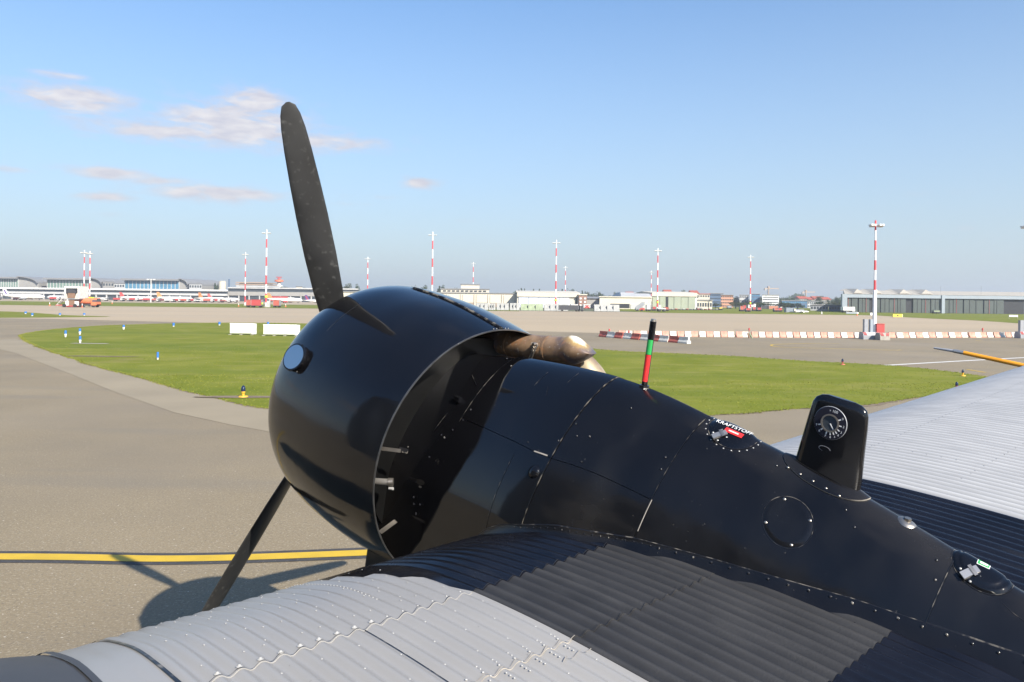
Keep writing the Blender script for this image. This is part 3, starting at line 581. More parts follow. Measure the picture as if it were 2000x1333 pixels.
def fishtail(path, rad, xtip, ztip, tail, name, mtail):
    o_ = None; e = MB(); p = np.array(path, float); t0_ = np.linspace(0, 1, len(p)); t1_ = np.linspace(0, 1, 20); P = np.stack([np.interp(t1_, t0_, p[:, k]) for k in range(3)], 1)
    for _ in range(4): P[1:-1] = (P[:-2] + 2 * P[1:-1] + P[2:]) / 4
    d = np.gradient(P, axis=0); d /= np.linalg.norm(d, axis=1)[:, None]; tt_ = np.linspace(0, 2 * np.pi, 32, endpoint=False); rs_ = []
    for c_, dd in zip(P, d):
        u_ = np.array([1., 0, 0]); u_ -= dd * (u_ @ dd); u_ /= np.linalg.norm(u_); v_ = np.cross(u_, dd); v_ *= (1 if v_[2] > 0 else -1)
        rs_.append(np.array([c_ + rad * (math.cos(x) * u_ + math.sin(x) * v_) for x in tt_]))
    for k in range(1, 11):   # the tail closes to a horizontal lip
        q_ = k / 10; c_ = P[-1] + dd * tail * q_ - v_ * rad * .25 * q_ ** 2; hz = rad * (1 - q_ ** 2.2) ** .75 * (1.0 + .12 * math.sin(math.pi * min(1, q_ * 1.6))); wx = rad * (1.0 + .10 * math.sin(math.pi * q_)) * (1 - .45 * q_ ** 3)
        rs_.append(np.array([c_ + wx * math.cos(x) * u_ + max(hz, .004) * math.sin(x) * v_ for x in tt_]))
    e.rings(rs_[:22], mi=0); e.rings(rs_[21:], mi=mtail, cap1=True)
    # open slot on top: dark inner lip
    return e.build(name, [M['exhaust'], M['exhaust_tip']], plane), P, d, rad
ex1, P1, D1, _ = fishtail(pA, .072, 0, 0, .155, 'exhaust_pipe', 0)
pB = [lp(1040, 698, .30), lp(1080, 703, .33), lp(1112, 712, .36), lp(1130, 717, .38)]
ex2, P2_, D2, _ = fishtail(pB, .072, 0, 0, .16, 'exhaust_pipe', 1)
# bleached deposit round the outlets: a stain of its own shape
def stain(m, c, rad3, col, lo=.55, hi=1.15):
    t, b = nodes(m); src = b.inputs['Base Color'].links[0].from_socket; co = t.nodes.new('ShaderNodeTexCoord'); sb = t.nodes.new('ShaderNodeVectorMath'); sb.operation = 'SUBTRACT'; t.links.new(co.outputs['Object'], sb.inputs[0]); sb.inputs[1].default_value = tuple(c)
    dv = t.nodes.new('ShaderNodeVectorMath'); dv.operation = 'DIVIDE'; t.links.new(sb.outputs[0], dv.inputs[0]); dv.inputs[1].default_value = rad3; ln = t.nodes.new('ShaderNodeVectorMath'); ln.operation = 'LENGTH'; t.links.new(dv.outputs[0], ln.inputs[0])
    nn = t.nodes.new('ShaderNodeTexNoise'); nn.inputs['Scale'].default_value = 45; nn.inputs['Detail'].default_value = 5; t.links.new(co.outputs['Object'], nn.inputs['Vector'])
    ad = t.nodes.new('ShaderNodeMath'); ad.operation = 'MULTIPLY_ADD'; t.links.new(nn.outputs[0], ad.inputs[0]); ad.inputs[1].default_value = .7; t.links.new(ln.outputs['Value'], ad.inputs[2])
    mr = t.nodes.new('ShaderNodeMapRange'); mr.inputs[1].default_value = hi + .35; mr.inputs[2].default_value = lo + .35; t.links.new(ad.outputs[0], mr.inputs[0]); mx = t.nodes.new('ShaderNodeMix'); mx.data_type = 'RGBA'; t.links.new(mr.outputs[0], mx.inputs['Factor']); t.links.new(src, mx.inputs['A']); mx.inputs['B'].default_value = (*col, 1); t.links.new(mx.outputs['Result'], b.inputs['Base Color'])
cS = P1[-1] + D1[-1] * .07 + np.array([-.012, 0, .052])
stain(M['exhaust'], cS, (.055, .095, .045), (.50, .34, .12), .5, 1.2); stain(M['exhaust'], cS, (.040, .075, .030), (.85, .82, .72), .5, 1.0)
for i in (6, 13):
    c_ = P1[i]; dd = D1[i]; MB().cyl(c_ - dd * .006, c_ + dd * .006, .0745, .0745, 28).build('pipe_band', M['exhaust'], ex1)
c_ = P1[12]; cl_ = MB(); sd_ = np.array([-.075, 0, 0]); cl_.tube([c_ + sd_ + np.array([0, .01, .035]), c_ + sd_ + np.array([-.012, .0, .0]), c_ + sd_ + np.array([.0, .03, -.06])], .006, 8)
cl_.tube([c_ + sd_ + np.array([0, -.015, .03]), c_ + sd_ + np.array([-.012, -.012, .0]), c_ + sd_ + np.array([.0, .015, -.06])], .005, 8)
for k in range(3): cl_.cyl(c_ + sd_ + np.array([-.02, 0, .03 - k * .018]), c_ + sd_ + np.array([.01, 0, .03 - k * .018]), .009, .009, 6, smooth=False)
cl_.build('clamp', M['steel'], ex1)

# bits between cowling and nacelle
def bar(p0, p1, r_, name, m, flat_=None):
    p0, p1 = np.array(p0), np.array(p1); b_ = MB()
    if flat_:
        a_ = (p1 - p0) / 2; n_ = np.cross(a_, [1, 0, 0]); n_ = n_ / np.linalg.norm(n_) * flat_; b_.obox((p0 + p1) / 2, a_, n_, (.0025, 0, 0))
    else: b_.cyl(p0, p1, r_, r_, 14)
    return b_.build(name, M[m], plane)
bar(lp(742, 876, -.62), lp(782, 881, -.55), .01, 'cowling_stay', 'steel', .009); bar(lp(780, 878, -.55), lp(796, 882, -.52), .01, 'stay_fork', 'rivet_dark', .012)
bp_ = MB(); bp_.tube([lp(700, 936, -.62), lp(735, 941, -.60), lp(755, 942, -.57), lp(766, 942, -.55)], .017, 16); pip = bp_.build('breather_pipe', M['alu'], plane)
MB().cyl(lp(758, 942, -.566), lp(768, 942, -.548), .0205, .0205, 18).build('pipe_clip', M['steel'], pip)
MB().cyl(lp(760, 954, -.56), lp(768, 955, -.55), .008, .008, 8).build('clip_screw', M['rivet'], pip)
bar(lp(743, 1040, -.60), lp(773, 1018, -.52), .01, 'cowling_stay', 'steel', .013)
MB().tube([lp(782, 930, -.42), lp(776, 965, -.42), lp(778, 1000, -.42), lp(784, 1035, -.40)], .030, 14).build('collector_pipe', mat('dull_rust', (.10, .055, .035), .5, metal=.5), plane)
bb = MB()
for q_ in ((808, 972), (808, 985), (820, 986), (812, 1003), (838, 893), (862, 850), (797, 874), (739, 925), (868, 855), (812, 1005)): bb.dome(lp(*q_, -.475), (-1, 0, .2), .006, .004)
tag(bb.build('frame_bolts', M['rivet_dark'], plane), kind='stuff')

# quantity gauge post on the ridge ------------------------------------
zc = lambda z_: np.interp(z_, [.56, .60, .74, .845, .868, .876], [0, .1, .5, .85, .95, 1])
def postring(z_, yf, yb, th_):
    n = 18; tt_ = np.linspace(0, 2 * np.pi, 2 * n, endpoint=False); out = []
    for x in tt_:
        cy = math.cos(x); yy_ = (yf + yb) / 2 + (yf - yb) / 2 * cy; xx_ = th_ * math.sin(x) * (1 if abs(math.sin(x)) < .999 else 1); xx_ = np.sign(xx_) * th_ * min(1, abs(math.sin(x)) ** .55) * (1 - .25 * max(0, -cy) ** 2); out.append((xx_, yy_, z_))
    return out
lvl = [(.54, -1.655, -1.905, .036), (.62, -1.657, -1.900, .034), (.72, -1.664, -1.888, .032), (.80, -1.669, -1.880, .031), (.845, -1.673, -1.873, .030), (.865, -1.682, -1.864, .027), (.878, -1.700, -1.845, .020), (.883, -1.72, -1.82, .010)]
post = MB().rings([[(x_, y_, z_ + (.012 * (.5 - (y_ + 1.9) / .24) * 0)) for (x_, y_, z_) in postring(*l_)] for l_ in lvl], cap1=True).build('gauge_post', M['black'], plane)
# riveted foot flange: upright collar and skirt
fc = MB(); fy, fb_ = -1.625, -1.935
for (z_, g_, t_) in (): pass
cr1 = [(x_ * 1.12, (y_ + 1.78) * 1.05 - 1.78, .575 + (y_ + 1.66) * .16 + .042) for (x_, y_, z_) in postring(0, -1.655, -1.905, .036)]; cr0 = [(x_ * 1.12, (y_ + 1.78) * 1.05 - 1.78, .56 + (y_ + 1.66) * .16 - .03) for (x_, y_, z_) in postring(0, -1.655, -1.905, .036)]
fc.rings([cr0, cr1, [(x_ * .9, (y_ + 1.78) * .98 - 1.78, z_) for (x_, y_, z_) in cr1]], smooth=False); col_ = fc.build('post_collar', M['black_flat'], post)
sk = MB(); n_ = 60; A_ = []; B_ = []; C_ = []
for k in range(n_):
    x = 2 * math.pi * k / n_; yk = -1.775 + .165 * math.cos(x); ak = .082 * math.sin(x)
    A_.append(NS(yk, ak, .0075)); B_.append(NS(yk, ak, .002)); C_.append(NS(-1.775 + .12 * math.cos(x), .03 * math.sin(x), .016))
sk.rings([B_, A_], smooth=False, mi=1); sk.rings([A_, C_], mi=0); sk.build('foot_flange', [M['black_flat'], M['sealant']], post)
fr_ = MB()
for k in range(8):
    y = -1.68 - .028 * k; fr_.dome((-.041, y, .578 + (y + 1.66) * .16 + .010), (-1, 0, 0), .0042, .0025)
for k in range(5):
    y = -1.66 - .05 * k; fr_.dome(NS(y, .066, .0095), NN_(y, .06), .0045, .002)
tag(fr_.build('flange_rivets', M['steel'], post), kind='stuff')
dc = np.array([-.0325, -1.762, .791])
def dl(pts_, off): return [(dc[0] - off, dc[1] - a_, dc[2] + b_) for a_, b_ in pts_]
circ = lambda r_, n=40: [(r_ * math.cos(2 * math.pi * k / n), r_ * math.sin(2 * math.pi * k / n)) for k in range(n)]
dm = MB(); dm.rings([dl(circ(.060), -.004), dl(circ(.060), .0015), dl(circ(.057), .003), dl(circ(.0005), .003)], smooth=False); dial = dm.build('dial_plate', M['lamp_black'], post)
dg_ = MB(); dg_.rings([dl(circ(.0325), .003), dl(circ(.0325), .0075), dl(circ(.0275), .0075), dl(circ(.0275), .0035)], smooth=False); dg_.build('sight_ring', M['steel'], dial)
MB().rings([dl(circ(.0275), .0036), dl(circ(.0005), .0036)], smooth=False).build('sight_glass', M['glass_dark'], dial)
MB().rings([dl(circ(.0608), .0005), dl(circ(.0595), .0028)], smooth=False).build('dial_edge', M['grey_metal'], dial)
tk = MB()
for a_ in (35, 2, -24, -42, -58, -76, -97, -128, -155):
    c2, s2 = math.cos(R(a_)), math.sin(R(a_)); p = []
    for rr_, ww_ in ((.0335, -.0022), (.043, -.0022), (.043, .0022), (.0335, .0022)): p.append((rr_ * c2 - ww_ * s2, rr_ * s2 + ww_ * c2))
    tk.add(dl(p, .0042), [(0, 1, 2, 3)])
tk.build('dial_ticks', M['white_p'], dial)
MB().obox(np.array([dc[0] - .0045, dc[1] - .009, dc[2] - .010]), (0, -.008, -.009), (0, .0012, -.001), (.0005, 0, 0)).build('pointer', M['white_p'], dial)
for s_, a_, r_, z_ in (('x', 100, .0465, .010), ('100', 78, .0465, .014), ('0', 35, .0500, .012), ('2', 2, .0500, .012), ('3', -24, .0500, .012), ('4', -42, .0500, .012), ('5', -58, .051, .010), ('6', -76, .0500, .012), ('7', -97, .0500, .012), ('8', -128, .0500, .012), ('9', -155, .0500, .012)):
    vs, fs = text_geo(s_, z_); c2, s2 = r_ * math.cos(R(a_)), r_ * math.sin(R(a_)); MB().add(dl([(v_[0] + c2, v_[1] + s2) for v_ in vs], .0043), fs).build('dial_figure', M['white_p'], dial)
for a_ in (130, 28, -50, -150): pass
MB().rings([dl([(a2 * 1.0 - .0, b2 * .45 - .098) for a2, b2 in circ(.022, 30)][:22], .0005), dl([(a2 * .9, b2 * .40 - .098) for a2, b2 in circ(.022, 30)][:22], .0008)], close=False, smooth=False).build('worn_outline', M['grey_metal'], post)

# level rod with colour bands ------------------------------------------
rb, rt = np.array([0, -.930, .650]), np.array([0, -.913, .963])
rod = MB().cyl(rb, rt, .0135, .0145, 20).build('level_rod', M['black'], plane)
ra = (rt - rb); rl = np.linalg.norm(ra); ra /= rl; e1 = np.array([-1., 0, 0]); e2 = np.cross(ra, e1); e2 *= (1 if e2[1] < 0 else -1)
for (s0, s1, mm, nm) in ((.095, .165, 'red_p', 'red_band'), (.167, .232, 'green_p', 'green_band')):
    tt_ = np.linspace(R(-35), R(80), 12); rings_ = []
    for s_ in (s0 - (.05 if nm == 'red_band' else 0), s1): rings_.append([rb + ra * s_ + (.0135 + .001 * s_ / rl + .0008) * (math.cos(x) * e1 + math.sin(x) * e2) for x in tt_])
    MB().rings(rings_, close=False).build(nm, M[mm], rod)
MB().cyl(rb - ra * .03, rb + ra * .012, .030, .030, 18).build('rod_base', M['black_flat'], rod); MB().cyl(rb + ra * .012, rb + ra * .028, .024, .024, 6, smooth=False).build('rod_nut', M['rivet_dark'], rod)
MB().cyl(rt, rt + ra * .010, .0125, .0115, 18).build('rod_cap', M['steel'], rod)

# wing ------------------------------------------------------------------
GS = np.array([-4.6, -4.2, -3.2, -2.5, -2.24, -1.98, -1.60, -1.32, -1.10, -.90, -.77, -.61, -.52, -.45, -.40, -.375]); GV = np.array([.12, .18, .262, .283, .268, .247, .203, .158, .112, .058, .005, -.075, -.135, -.205, -.29, -.40])
PIT = .0570; AMP = .0125
def corr(x): return AMP * (1 - abs(math.cos(math.pi * x / PIT)) ** 2.4 * 1.0)
LEp = -.372
def airfoil(inner_=True):
    """chordwise polyline (y,z) from trailing part over the top and round the nose to the underside"""
    P = [(y, v_) for y, v_ in zip(GS, GV)]
    P += [(-.385, -.50), (-.43, -.60), (-.55, -.70), (-.80, -.80), (-1.3, -.86), (-2.4, -.78), (-4.2, -.35), (-4.6, -.02)]
    return P
AF = np.array(airfoil())
def af_smooth():
    P = AF.copy(); out = []
    for i in range(len(P) - 1):
        a_, b_, c_, d_ = P[max(i - 1, 0)], P[i], P[i + 1], P[min(i + 2, len(P) - 1)]; m_ = max(2, int(np.linalg.norm(c_ - b_) / .04))
        for k in range(m_):
            t_ = k / m_; out.append(.5 * ((2 * b_) + (-a_ + c_) * t_ + (2 * a_ - 5 * b_ + 4 * c_ - d_) * t_ * t_ + (-a_ + 3 * b_ - 3 * c_ + d_) * t_ ** 3))
    out.append(P[-1]); return np.array(out)
AFS = af_smooth(); AFT = np.gradient(AFS, axis=0); AFT /= np.linalg.norm(AFT, axis=1)[:, None]; AFN = np.stack([-AFT[:, 1], AFT[:, 0]], 1)   # outward normals
AFL = np.r_[0, np.cumsum(np.linalg.norm(np.diff(AFS, axis=0), axis=1))]
NOSE = int(np.argmax(AFS[:, 0]))
def af_at(L_):
    return np.array([np.interp(L_, AFL, AFS[:, 0]), np.interp(L_, AFL, AFS[:, 1])]), np.array([np.interp(L_, AFL, AFN[:, 0]), np.interp(L_, AFL, AFN[:, 1])])
def L_of_y(y):  # arc position on the top surface for station y
    return float(np.interp(y, AFS[:NOSE + 1, 0], AFL[:NOSE + 1]))
def wpt(x, L_, off, outer=False, cor=1.0):
    p, n_ = af_at(L_); o_ = off + corr(x) * cor
    if outer: d_ = (x + .42); return (x, p[0] + n_[0] * o_ - .1 * d_, p[1] + n_[1] * o_ + .1 * d_)
    return (x, p[0] + n_[0] * o_, p[1] + n_[1] * o_)
def wpanel(name, x0, x1, L0, L1, m, off=0.0, outer=False, per=8, dl_=.05, cor=1.0, xf=None, edge_m=None, lip0=True):
    xs = np.arange(math.floor(x0 / PIT * per), math.ceil(x1 / PIT * per) + 1) * PIT / per; xs = xs[(xs > x0) & (xs < x1)]; xs = np.r_[x0, xs, x1]
    n = max(2, int((L1 - L0) / dl_)); Ls = np.linspace(L0, L1, n + 1)
    rows = [[wpt(xf(x, L_) if xf else x, L_, off, outer, cor) for x in xs] for L_ in Ls]
    mb = MB().rings(rows, close=False)
    mb.rings([rows[0], [wpt(xf(x, L0) if xf else x, L0, off - .006, outer, cor) for x in xs]], close=False, smooth=False, mi=1)
    return mb.build(name, [m, edge_m or m], plane)
J1, J2, J3 = L_of_y(-1.19), L_of_y(-1.61), L_of_y(-2.17); LU = AFL[NOSE] + .55; LE_ = AFL[-1]
XB = -1.125
def xbnd(L_):  # colour boundary: swings inboard towards the nose
    p, _ = af_at(L_); return XB - .30 * max(0, min(1, (p[0] + 1.22) / .85)) ** 1.5 if L_ <= LU else XB - .30
def xf_black(x, L_): b = xbnd(L_); return b + (x - XB) / (0 - XB) * (0 - b)
def xf_silver(x, L_): b = xbnd(L_); return b + (x - XB) / (-2.04 - XB) * (-2.04 - b)
# black and silver skins are split along the boundary; corrugation follows the true x so nothing shifts
wpanel('front_black_skin', XB, .0, J1, LU, M['black_wing'], .002, xf=lambda x, L_: max(x, xbnd(L_)) if x > XB + 1e-6 else xbnd(L_))
bl = MB()
fsil = wpanel('front_silver_skin', -2.04, XB, J1, LU, M['silver'], .002, xf=lambda x, L_: min(x, xbnd(L_)) if x < XB - 1e-6 else xbnd(L_), edge_m=M['silver'])
# the part of the black paint that runs inboard of the straight boundary near the nose
wpanel('middle_silver_skin', -2.04, XB, J2, J1 - .001, M['silver'], 0.0, edge_m=M['sealant'])
wpanel('rear_silver_skin', -2.04, XB, 0.4, J2 - .001, M['silver'], -.002, edge_m=M['silver'])
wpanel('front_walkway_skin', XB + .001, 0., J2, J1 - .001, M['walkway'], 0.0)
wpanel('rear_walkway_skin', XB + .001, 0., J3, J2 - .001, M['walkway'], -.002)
wpanel('rear_black_skin', XB + .001, 0., 0.4, J3 - .001, M['black_wing'], -.003)
wpanel('root_skin', -2.72, -2.045, 0.4, LU, M['silver'], .010, cor=0.12)
under = MB().rings([[(x, p[0], p[1]) for x in (-2.9, .3)] for p in AFS[NOSE + 8:]], close=False); under.build('wing_underside', M['silver'], plane)
# ragged sealed seams
def seam(L_, x0, x1, name, wd_=.004, off=.004, m='sealant', jog=0.0):
    xs = np.arange(x0, x1, PIT / 8); A_ = []; B_ = []
    for x in xs:
        j_ = .003 * math.sin(x * 41) + .002 * math.sin(x * 97); A_.append(wpt(x, L_ + j_, off)); B_.append(wpt(x, L_ + j_ + wd_ * (.6 + .4 * math.sin(x * 37) ** 2), off))
    return MB().rings([A_, B_], close=False).build(name, M[m], plane)
seam(J2 + .002, -1.50, XB + .01, 'sealed_seam', .0035); seam(J2 - .07, -1.24, XB + .005, 'sealed_seam', .0035); seam(J2, XB + .02, -.40, 'walkway_seam', .003, .003, 'walkway'); seam(J1, -2.0, -1.2, 'lap_seam', .0025, .005, 'wear')
seam(J1, XB, -.42, 'walkway_seam', .003, .004, 'walkway')
# long lap joints between corrugated sheets
for x_, La, Lb in ((-1.55, .6, J1),):
    k_ = round(x_ / PIT) * PIT; A_ = [wpt(k_ - .0015, L_, .003) for L_ in np.linspace(La, Lb, 40)]; B_ = [wpt(k_ + .001, L_, .0035) for L_ in np.linspace(La, Lb, 40)]; MB().rings([A_, B_], close=False).build('lap_joint', M['wear'], plane)
# rivets
def wn(x, L_, outer=False): a_ = np.array(wpt(x, L_, 0, outer, 0)); b_ = np.array(wpt(x, L_, .01, outer, 0)); return (b_ - a_)
rw = MB(); crest = lambda k: (k + .5) * PIT
ks = range(int(-2.04 / PIT), int(XB / PIT))
for k in ks:
    x = crest(k)
    if x > XB - .01 or x < -2.03: continue
    for L_ in (J1 + .014, J2 + .016): rw.dome(wpt(x, L_, .002), wn(x, L_), .0042, .0026)
    for L_ in np.arange(.7, J1 - .02, .115):
        if (k + int(L_ * 8.7)) % 2 == 0: rw.dome(wpt(x + .010, L_, .0), wn(x, L_), .0034, .0022)
    for L_ in np.arange(J1 + .09, AFL[NOSE] - .1, .12):
        if (k + int(L_ * 9)) % 3 != 0: rw.dome(wpt(x - .008, L_, .002), wn(x, L_), .0032, .0020)
        if k % 4 == 0: rw.dome(wpt(x + .01, L_ + .03, .002), wn(x, L_), .0032, .0020)
for L_ in np.arange(J1 + .15, AFL[NOSE] - .12, .021): rw.dome(wpt(crest(round(-1.42 / PIT)), L_, .002), wn(-1.4, L_), .0035, .0022)
for k in range(round(-1.5 / PIT), round(XB / PIT) - 0):
    x = crest(k)
    if x > XB - .012: continue
    for d_ in (-.05, -.035, -.02, .035, .05): rw.dome(wpt(x + .008 * (1 if d_ > 0 else -1), J2 + d_, .001), wn(x, J2), .0032, .0022)
tag(rw.build('wing_rivets', M['rivet'], plane), kind='stuff')
for k in range(-int(2.0 / PIT), -int(1.5 / PIT)):   # larger bolts with raised washers on the front lap
    rb_ = MB(); x = crest(k); rb_.dome(wpt(x, J1 + .012, .003), wn(x, J1), .009, .003, 10); rb_.dome(wpt(x, J1 + .012, .005), wn(x, J1), .0055, .004, 8); rb_.build('lap_bolt', M['rivet'], plane)
# nacelle to wing flange
jt = [(-.43, -.245), (-.557, -.069), (-.66, .005), (-.759, .049), (-.938, .122), (-1.169, .177), (-1.284, .205), (-1.579, .249), (-1.854, .285), (-2.025, .308), (-2.218, .322), (-2.491, .34), (-3.0, .33)]
jb = [(-.43, -.30), (-.609, -.10), (-.70, -.045), (-.80, .0), (-.95, .06), (-1.17, .115), (-1.30, .14), (-1.604, .19), (-1.85, .225), (-2.02, .245), (-2.24, .262), (-2.506, .280), (-3.0, .27)]
fl = MB(); T_, Bt, O_ = [], [], []
for (ya, za), (yb, zb) in zip(jt, jb):
    xa = -float(np.interp(-za, -section(ya)[1], section(ya)[0])); T_.append((ya, xa, za))
T2 = []; 
sy = np.linspace(jt[0][0], jt[-1][0], 70)
za_ = np.interp(-sy, [-p[0] for p in jt], [p[1] for p in jt]); zb_ = np.interp(-sy, [-p[0] for p in jb], [p[1] for p in jb])
def xside(y, z_): return -float(np.interp(-z_, -section(y)[1], section(y)[0]))
ra_, rb2, rc_, rd_ = [], [], [], []
for y, a_, b_ in zip(sy, za_, zb_):
    ra_.append((xside(y, a_) - .001, y, a_)); rb2.append((xside(y, a_) - .007, y, a_ - .003)); rc_.append((xside(y, b_) - .012, y, b_ + .006)); rd_.append((xside(y, b_) - .055, y, b_ + .000))
flg = MB().rings([ra_, rb2], close=False, smooth=False, mi=1); flg.rings([rb2, rc_, rd_], close=False, mi=0); flg.rings([[(x_, y_, z_ + .0022) for x_, y_, z_ in rd_], [(x_ - .004, y_, z_ + .0005) for x_, y_, z_ in rd_]], close=False, smooth=False, mi=1); flange = flg.build('wing_root_flange', [M['black_flat'], M['wear']], plane)
fr2 = MB()
for i, y in enumerate(np.arange(-.52, -2.9, -.033 if True else 0)):
    a_ = float(np.interp(-y, -sy, za_)); b_ = float(np.interp(-y, -sy, zb_)); big = y < -1.35
    if not big or i % 2 == 0: fr2.dome((xside(y, a_ - .014) - .0085, y, a_ - .014), (-1, 0, .3), .0055 if big else .0035, .003 if big else .0022)
    fr2.dome((xside(y, b_) - .030, y, b_ + .0045), (-.2, 0, 1), .0040, .0028)
tag(fr2.build('flange_rivets', M['rivet_dark'], flange), kind='stuff')
# outer wing, beyond the nacelle
XO = 1.03
wpanel('outer_black_skin', .0, XO, 0.4, LU, M['black_wing'], 0, outer=True, per=6, dl_=.08)
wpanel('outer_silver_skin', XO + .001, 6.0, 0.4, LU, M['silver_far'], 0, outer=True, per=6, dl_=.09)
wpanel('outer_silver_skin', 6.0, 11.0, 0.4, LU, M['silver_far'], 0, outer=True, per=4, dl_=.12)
ro_ = MB()
for x in np.arange(XO + .05, 6.0, PIT): ro_.dome(wpt(round(x / PIT) * PIT + PIT / 2, J1 - .03 + (x - 1) * .06, 0, True), wn(x, J1, True), .0038, .002)
for L_ in np.arange(J1 - .4, J1 + .4, .07): ro_.dome(wpt(round(1.6 / PIT) * PIT + PIT / 2, L_, 0, True), wn(1.6, L_, True), .0038, .002)
for x in np.arange(XO + .3, 3.0, .09): ro_.dome(wpt(round(x / PIT) * PIT + PIT / 2, J1 - .55 + (x - 1) * .04, 0, True), wn(x, J1, True), .0038, .002)
tag(ro_.build('outer_wing_rivets', M['alu'], plane), kind='stuff')
slot = MB()
for k in range(3): x = .45 + PIT * (k + .5); slot.rings([[wpt(x - .012, J2 - .2 + .012 * k, .001, True), wpt(x + .012, J2 - .2 + .012 * k, .001, True)], [wpt(x - .012, J2 - .16 + .012 * k, .002, True), wpt(x + .012, J2 - .16 + .012 * k, .002, True)]], close=False)
slot.build('skin_notch', M['steel'], plane)
# pitot tube ahead of the outer wing
pt0, pt1, pt2, pt3 = lp(1824, 680, 6.), lp(1863, 686, 6.), lp(1882, 689.5, 6.), lp(2080, 732, 6.)
pb = MB().cyl(pt2, pt3, .021, .024, 14).build('pitot_tube', M['orange_p'], plane); MB().cyl(pt1, pt2, .019, .020, 14).build('pitot_sleeve', M['alu'], pb); MB().cyl(pt0, pt1, .010, .016, 12).build('pitot_tip', M['grey_metal'], pb)
# dark rubber walk pad at the wing root, by the cabin
rp = MB(); 
padrows = [[wpt(x, L_, .016 + .045 * math.sin(math.pi * min(1, max(0, (x + 2.82) / .62))) , cor=0) for x in np.linspace(-2.80, -2.20, 14)] for L_ in np.linspace(J1 - .5, LU - .2, 24)]
rp.rings(padrows, close=False).build('root_fillet', M['dark_metal'], plane)
MB().rings([[wpt(x, L_, .022, cor=0) for L_ in np.linspace(J1 - .5, LU - .2, 30)] for x in (-2.205, -2.188)], close=False).build('fillet_edge', M['dark_metal'], plane)
for (x0_, w0_) in ((-2.30, .002), (-2.24, .0015)): MB().rings([[wpt(x_, L_, .013, cor=.12) for L_ in np.linspace(J1 - .25, J1 + .22, 20)] for x_ in (x0_, x0_ + w0_)], close=False).build('skin_crack', M['wear'], plane)
MB().rings([[wpt(x_, L_, .014, cor=.12) for L_ in np.linspace(J1 - .6, LU - .1, 40)] for x_ in (-2.055, -2.046)], close=False).build('root_seam', M['wear'], plane)
# fuselage behind the camera: corrugated side wall and roof (seen only as a reflection in the paint)
fu = MB(); Yf = np.linspace(-9.5, 2.2, 60)
def fsec(y):
    t_ = max(0, (-y - 4) / 6); hw = .80 * (1 - .75 * t_ ** 1.3) if y < 1.0 else .80 * (1 - ((y - 1.0) / 1.3) ** 2 * .35); top = 2.15 - .25 * t_; bot = -.60 + .9 * t_; cx = -3.72
    return [(cx + hw, y, bot), (cx + hw, y, bot + (top - bot) * .55), (cx + hw * .97, y, bot + (top - bot) * .8), (cx + hw * .62, y, top - .08), (cx, y, top), (cx - hw * .62, y, top - .08), (cx - hw * .97, y, bot + (top - bot) * .8), (cx - hw, y, bot + (top - bot) * .55), (cx - hw, y, bot)]
fu.rings([fsec(y) for y in Yf], cap0=True, cap1=True, smooth=False); fu.build('fuselage', M['silver'], plane)
fb = MB()
for k in range(44):   # corrugation beads on the cabin side
    z_ = -.5 + k * .032; fb.obox((-2.918, -1.4, z_), (0, 2.3, 0), (.004, 0, 0), (0, 0, .008))
tag(fb.build('side_corrugation', M['silver'], plane), kind='stuff')
# main wheel and strut below the nacelle
wb = -(C0[2] + HC) 
ww = w2l((0, 0, 0)); 
pn = np.array([C0[0], C0[1], 0]) + AX * -.9; pn[2] = .52 - HC + 0; pl_ = w2l(pn); gz = dirl((0, 0, 1)); MB().cyl(pl_ + np.array([-.12, 0, 0]), pl_ + np.array([.12, 0, 0]), .52, .50, 32).build('main_wheel', M['tyre'], plane)
MB().cyl(pl_, pl_ + gz * 1.7, .06, .06, 14).build('wheel_strut', M['black_flat'], plane)

# ================================================================== BACKGROUND: masts
def mast(px, yb, yt, label, H=None, heads=5, white_base=False, box_=None):
    x, y = gnd(px, yb); h = Z(yt, y, px); r0 = max(.10, h * .0115); t_ = thing('light_mast', (x, y, 0), label, 'light mast', group='floodlight masts round the apron')
    seg = MB(); zt = h * .965; nb = 8; prev = .06 * h if not white_base else h * .40; col = 0
    b_ = MB(); b_.cyl((0, 0, 0), (0, 0, h * .02), r0 * 2.4, r0 * 1.8, 12); b_.build('mast_foot', M['concrete'], t_)
    m0 = MB(); m0.cyl((0, 0, 0), (0, 0, prev), r0 * (1.5 if white_base else 1.1), r0 * (1.4 if white_base else 1.05), 12); m0.build('pole_band', M['mast_white'], t_)
    zs = np.linspace(prev, h, 9 if not white_base else 8)
    for i in range(len(zs) - 1):
        q = zs[i] / h; ra = r0 * (1.05 - .45 * q); MB().cyl((0, 0, zs[i]), (0, 0, zs[i + 1]), ra, ra * .95, 12).build('pole_band', M['mast_red' if i % 2 == (0) else 'mast_white'], t_)
    hw = h * .055; zh = h * .955; hd = MB(); hd.box(-hw, hw, -.12, .12, zh, zh + .10); hd.build('lamp_carrier', M['grey_metal'], t_)
    for k in range(4):
        xx = (-1, -.5, .5, 1)[k] * hw * .85; l_ = MB(); l_.obox((xx, -.25, zh - .02), (hw * .16, 0, 0), (0, .28, -.06), (0, .03, .09)); l_.build('floodlight', M['white_dirty'], t_)
    if box_:
        l_ = MB(); l_.cyl((0, 0, h * .125), (0, 0, h * .15), r0 * 1.7, r0 * 1.7, 12); l_.build('warning_collar', M['hi_vis'], t_)
        l_ = MB(); l_.box(r0 * 1.2, r0 * 1.2 + .9, -.3, .3, 0, 1.9); l_.build('switch_box', M['grey_light'], t_)
    return t_
mast(163.8, 599.5, 489, 'leftmost floodlight mast, beside the boarding bridge cab')
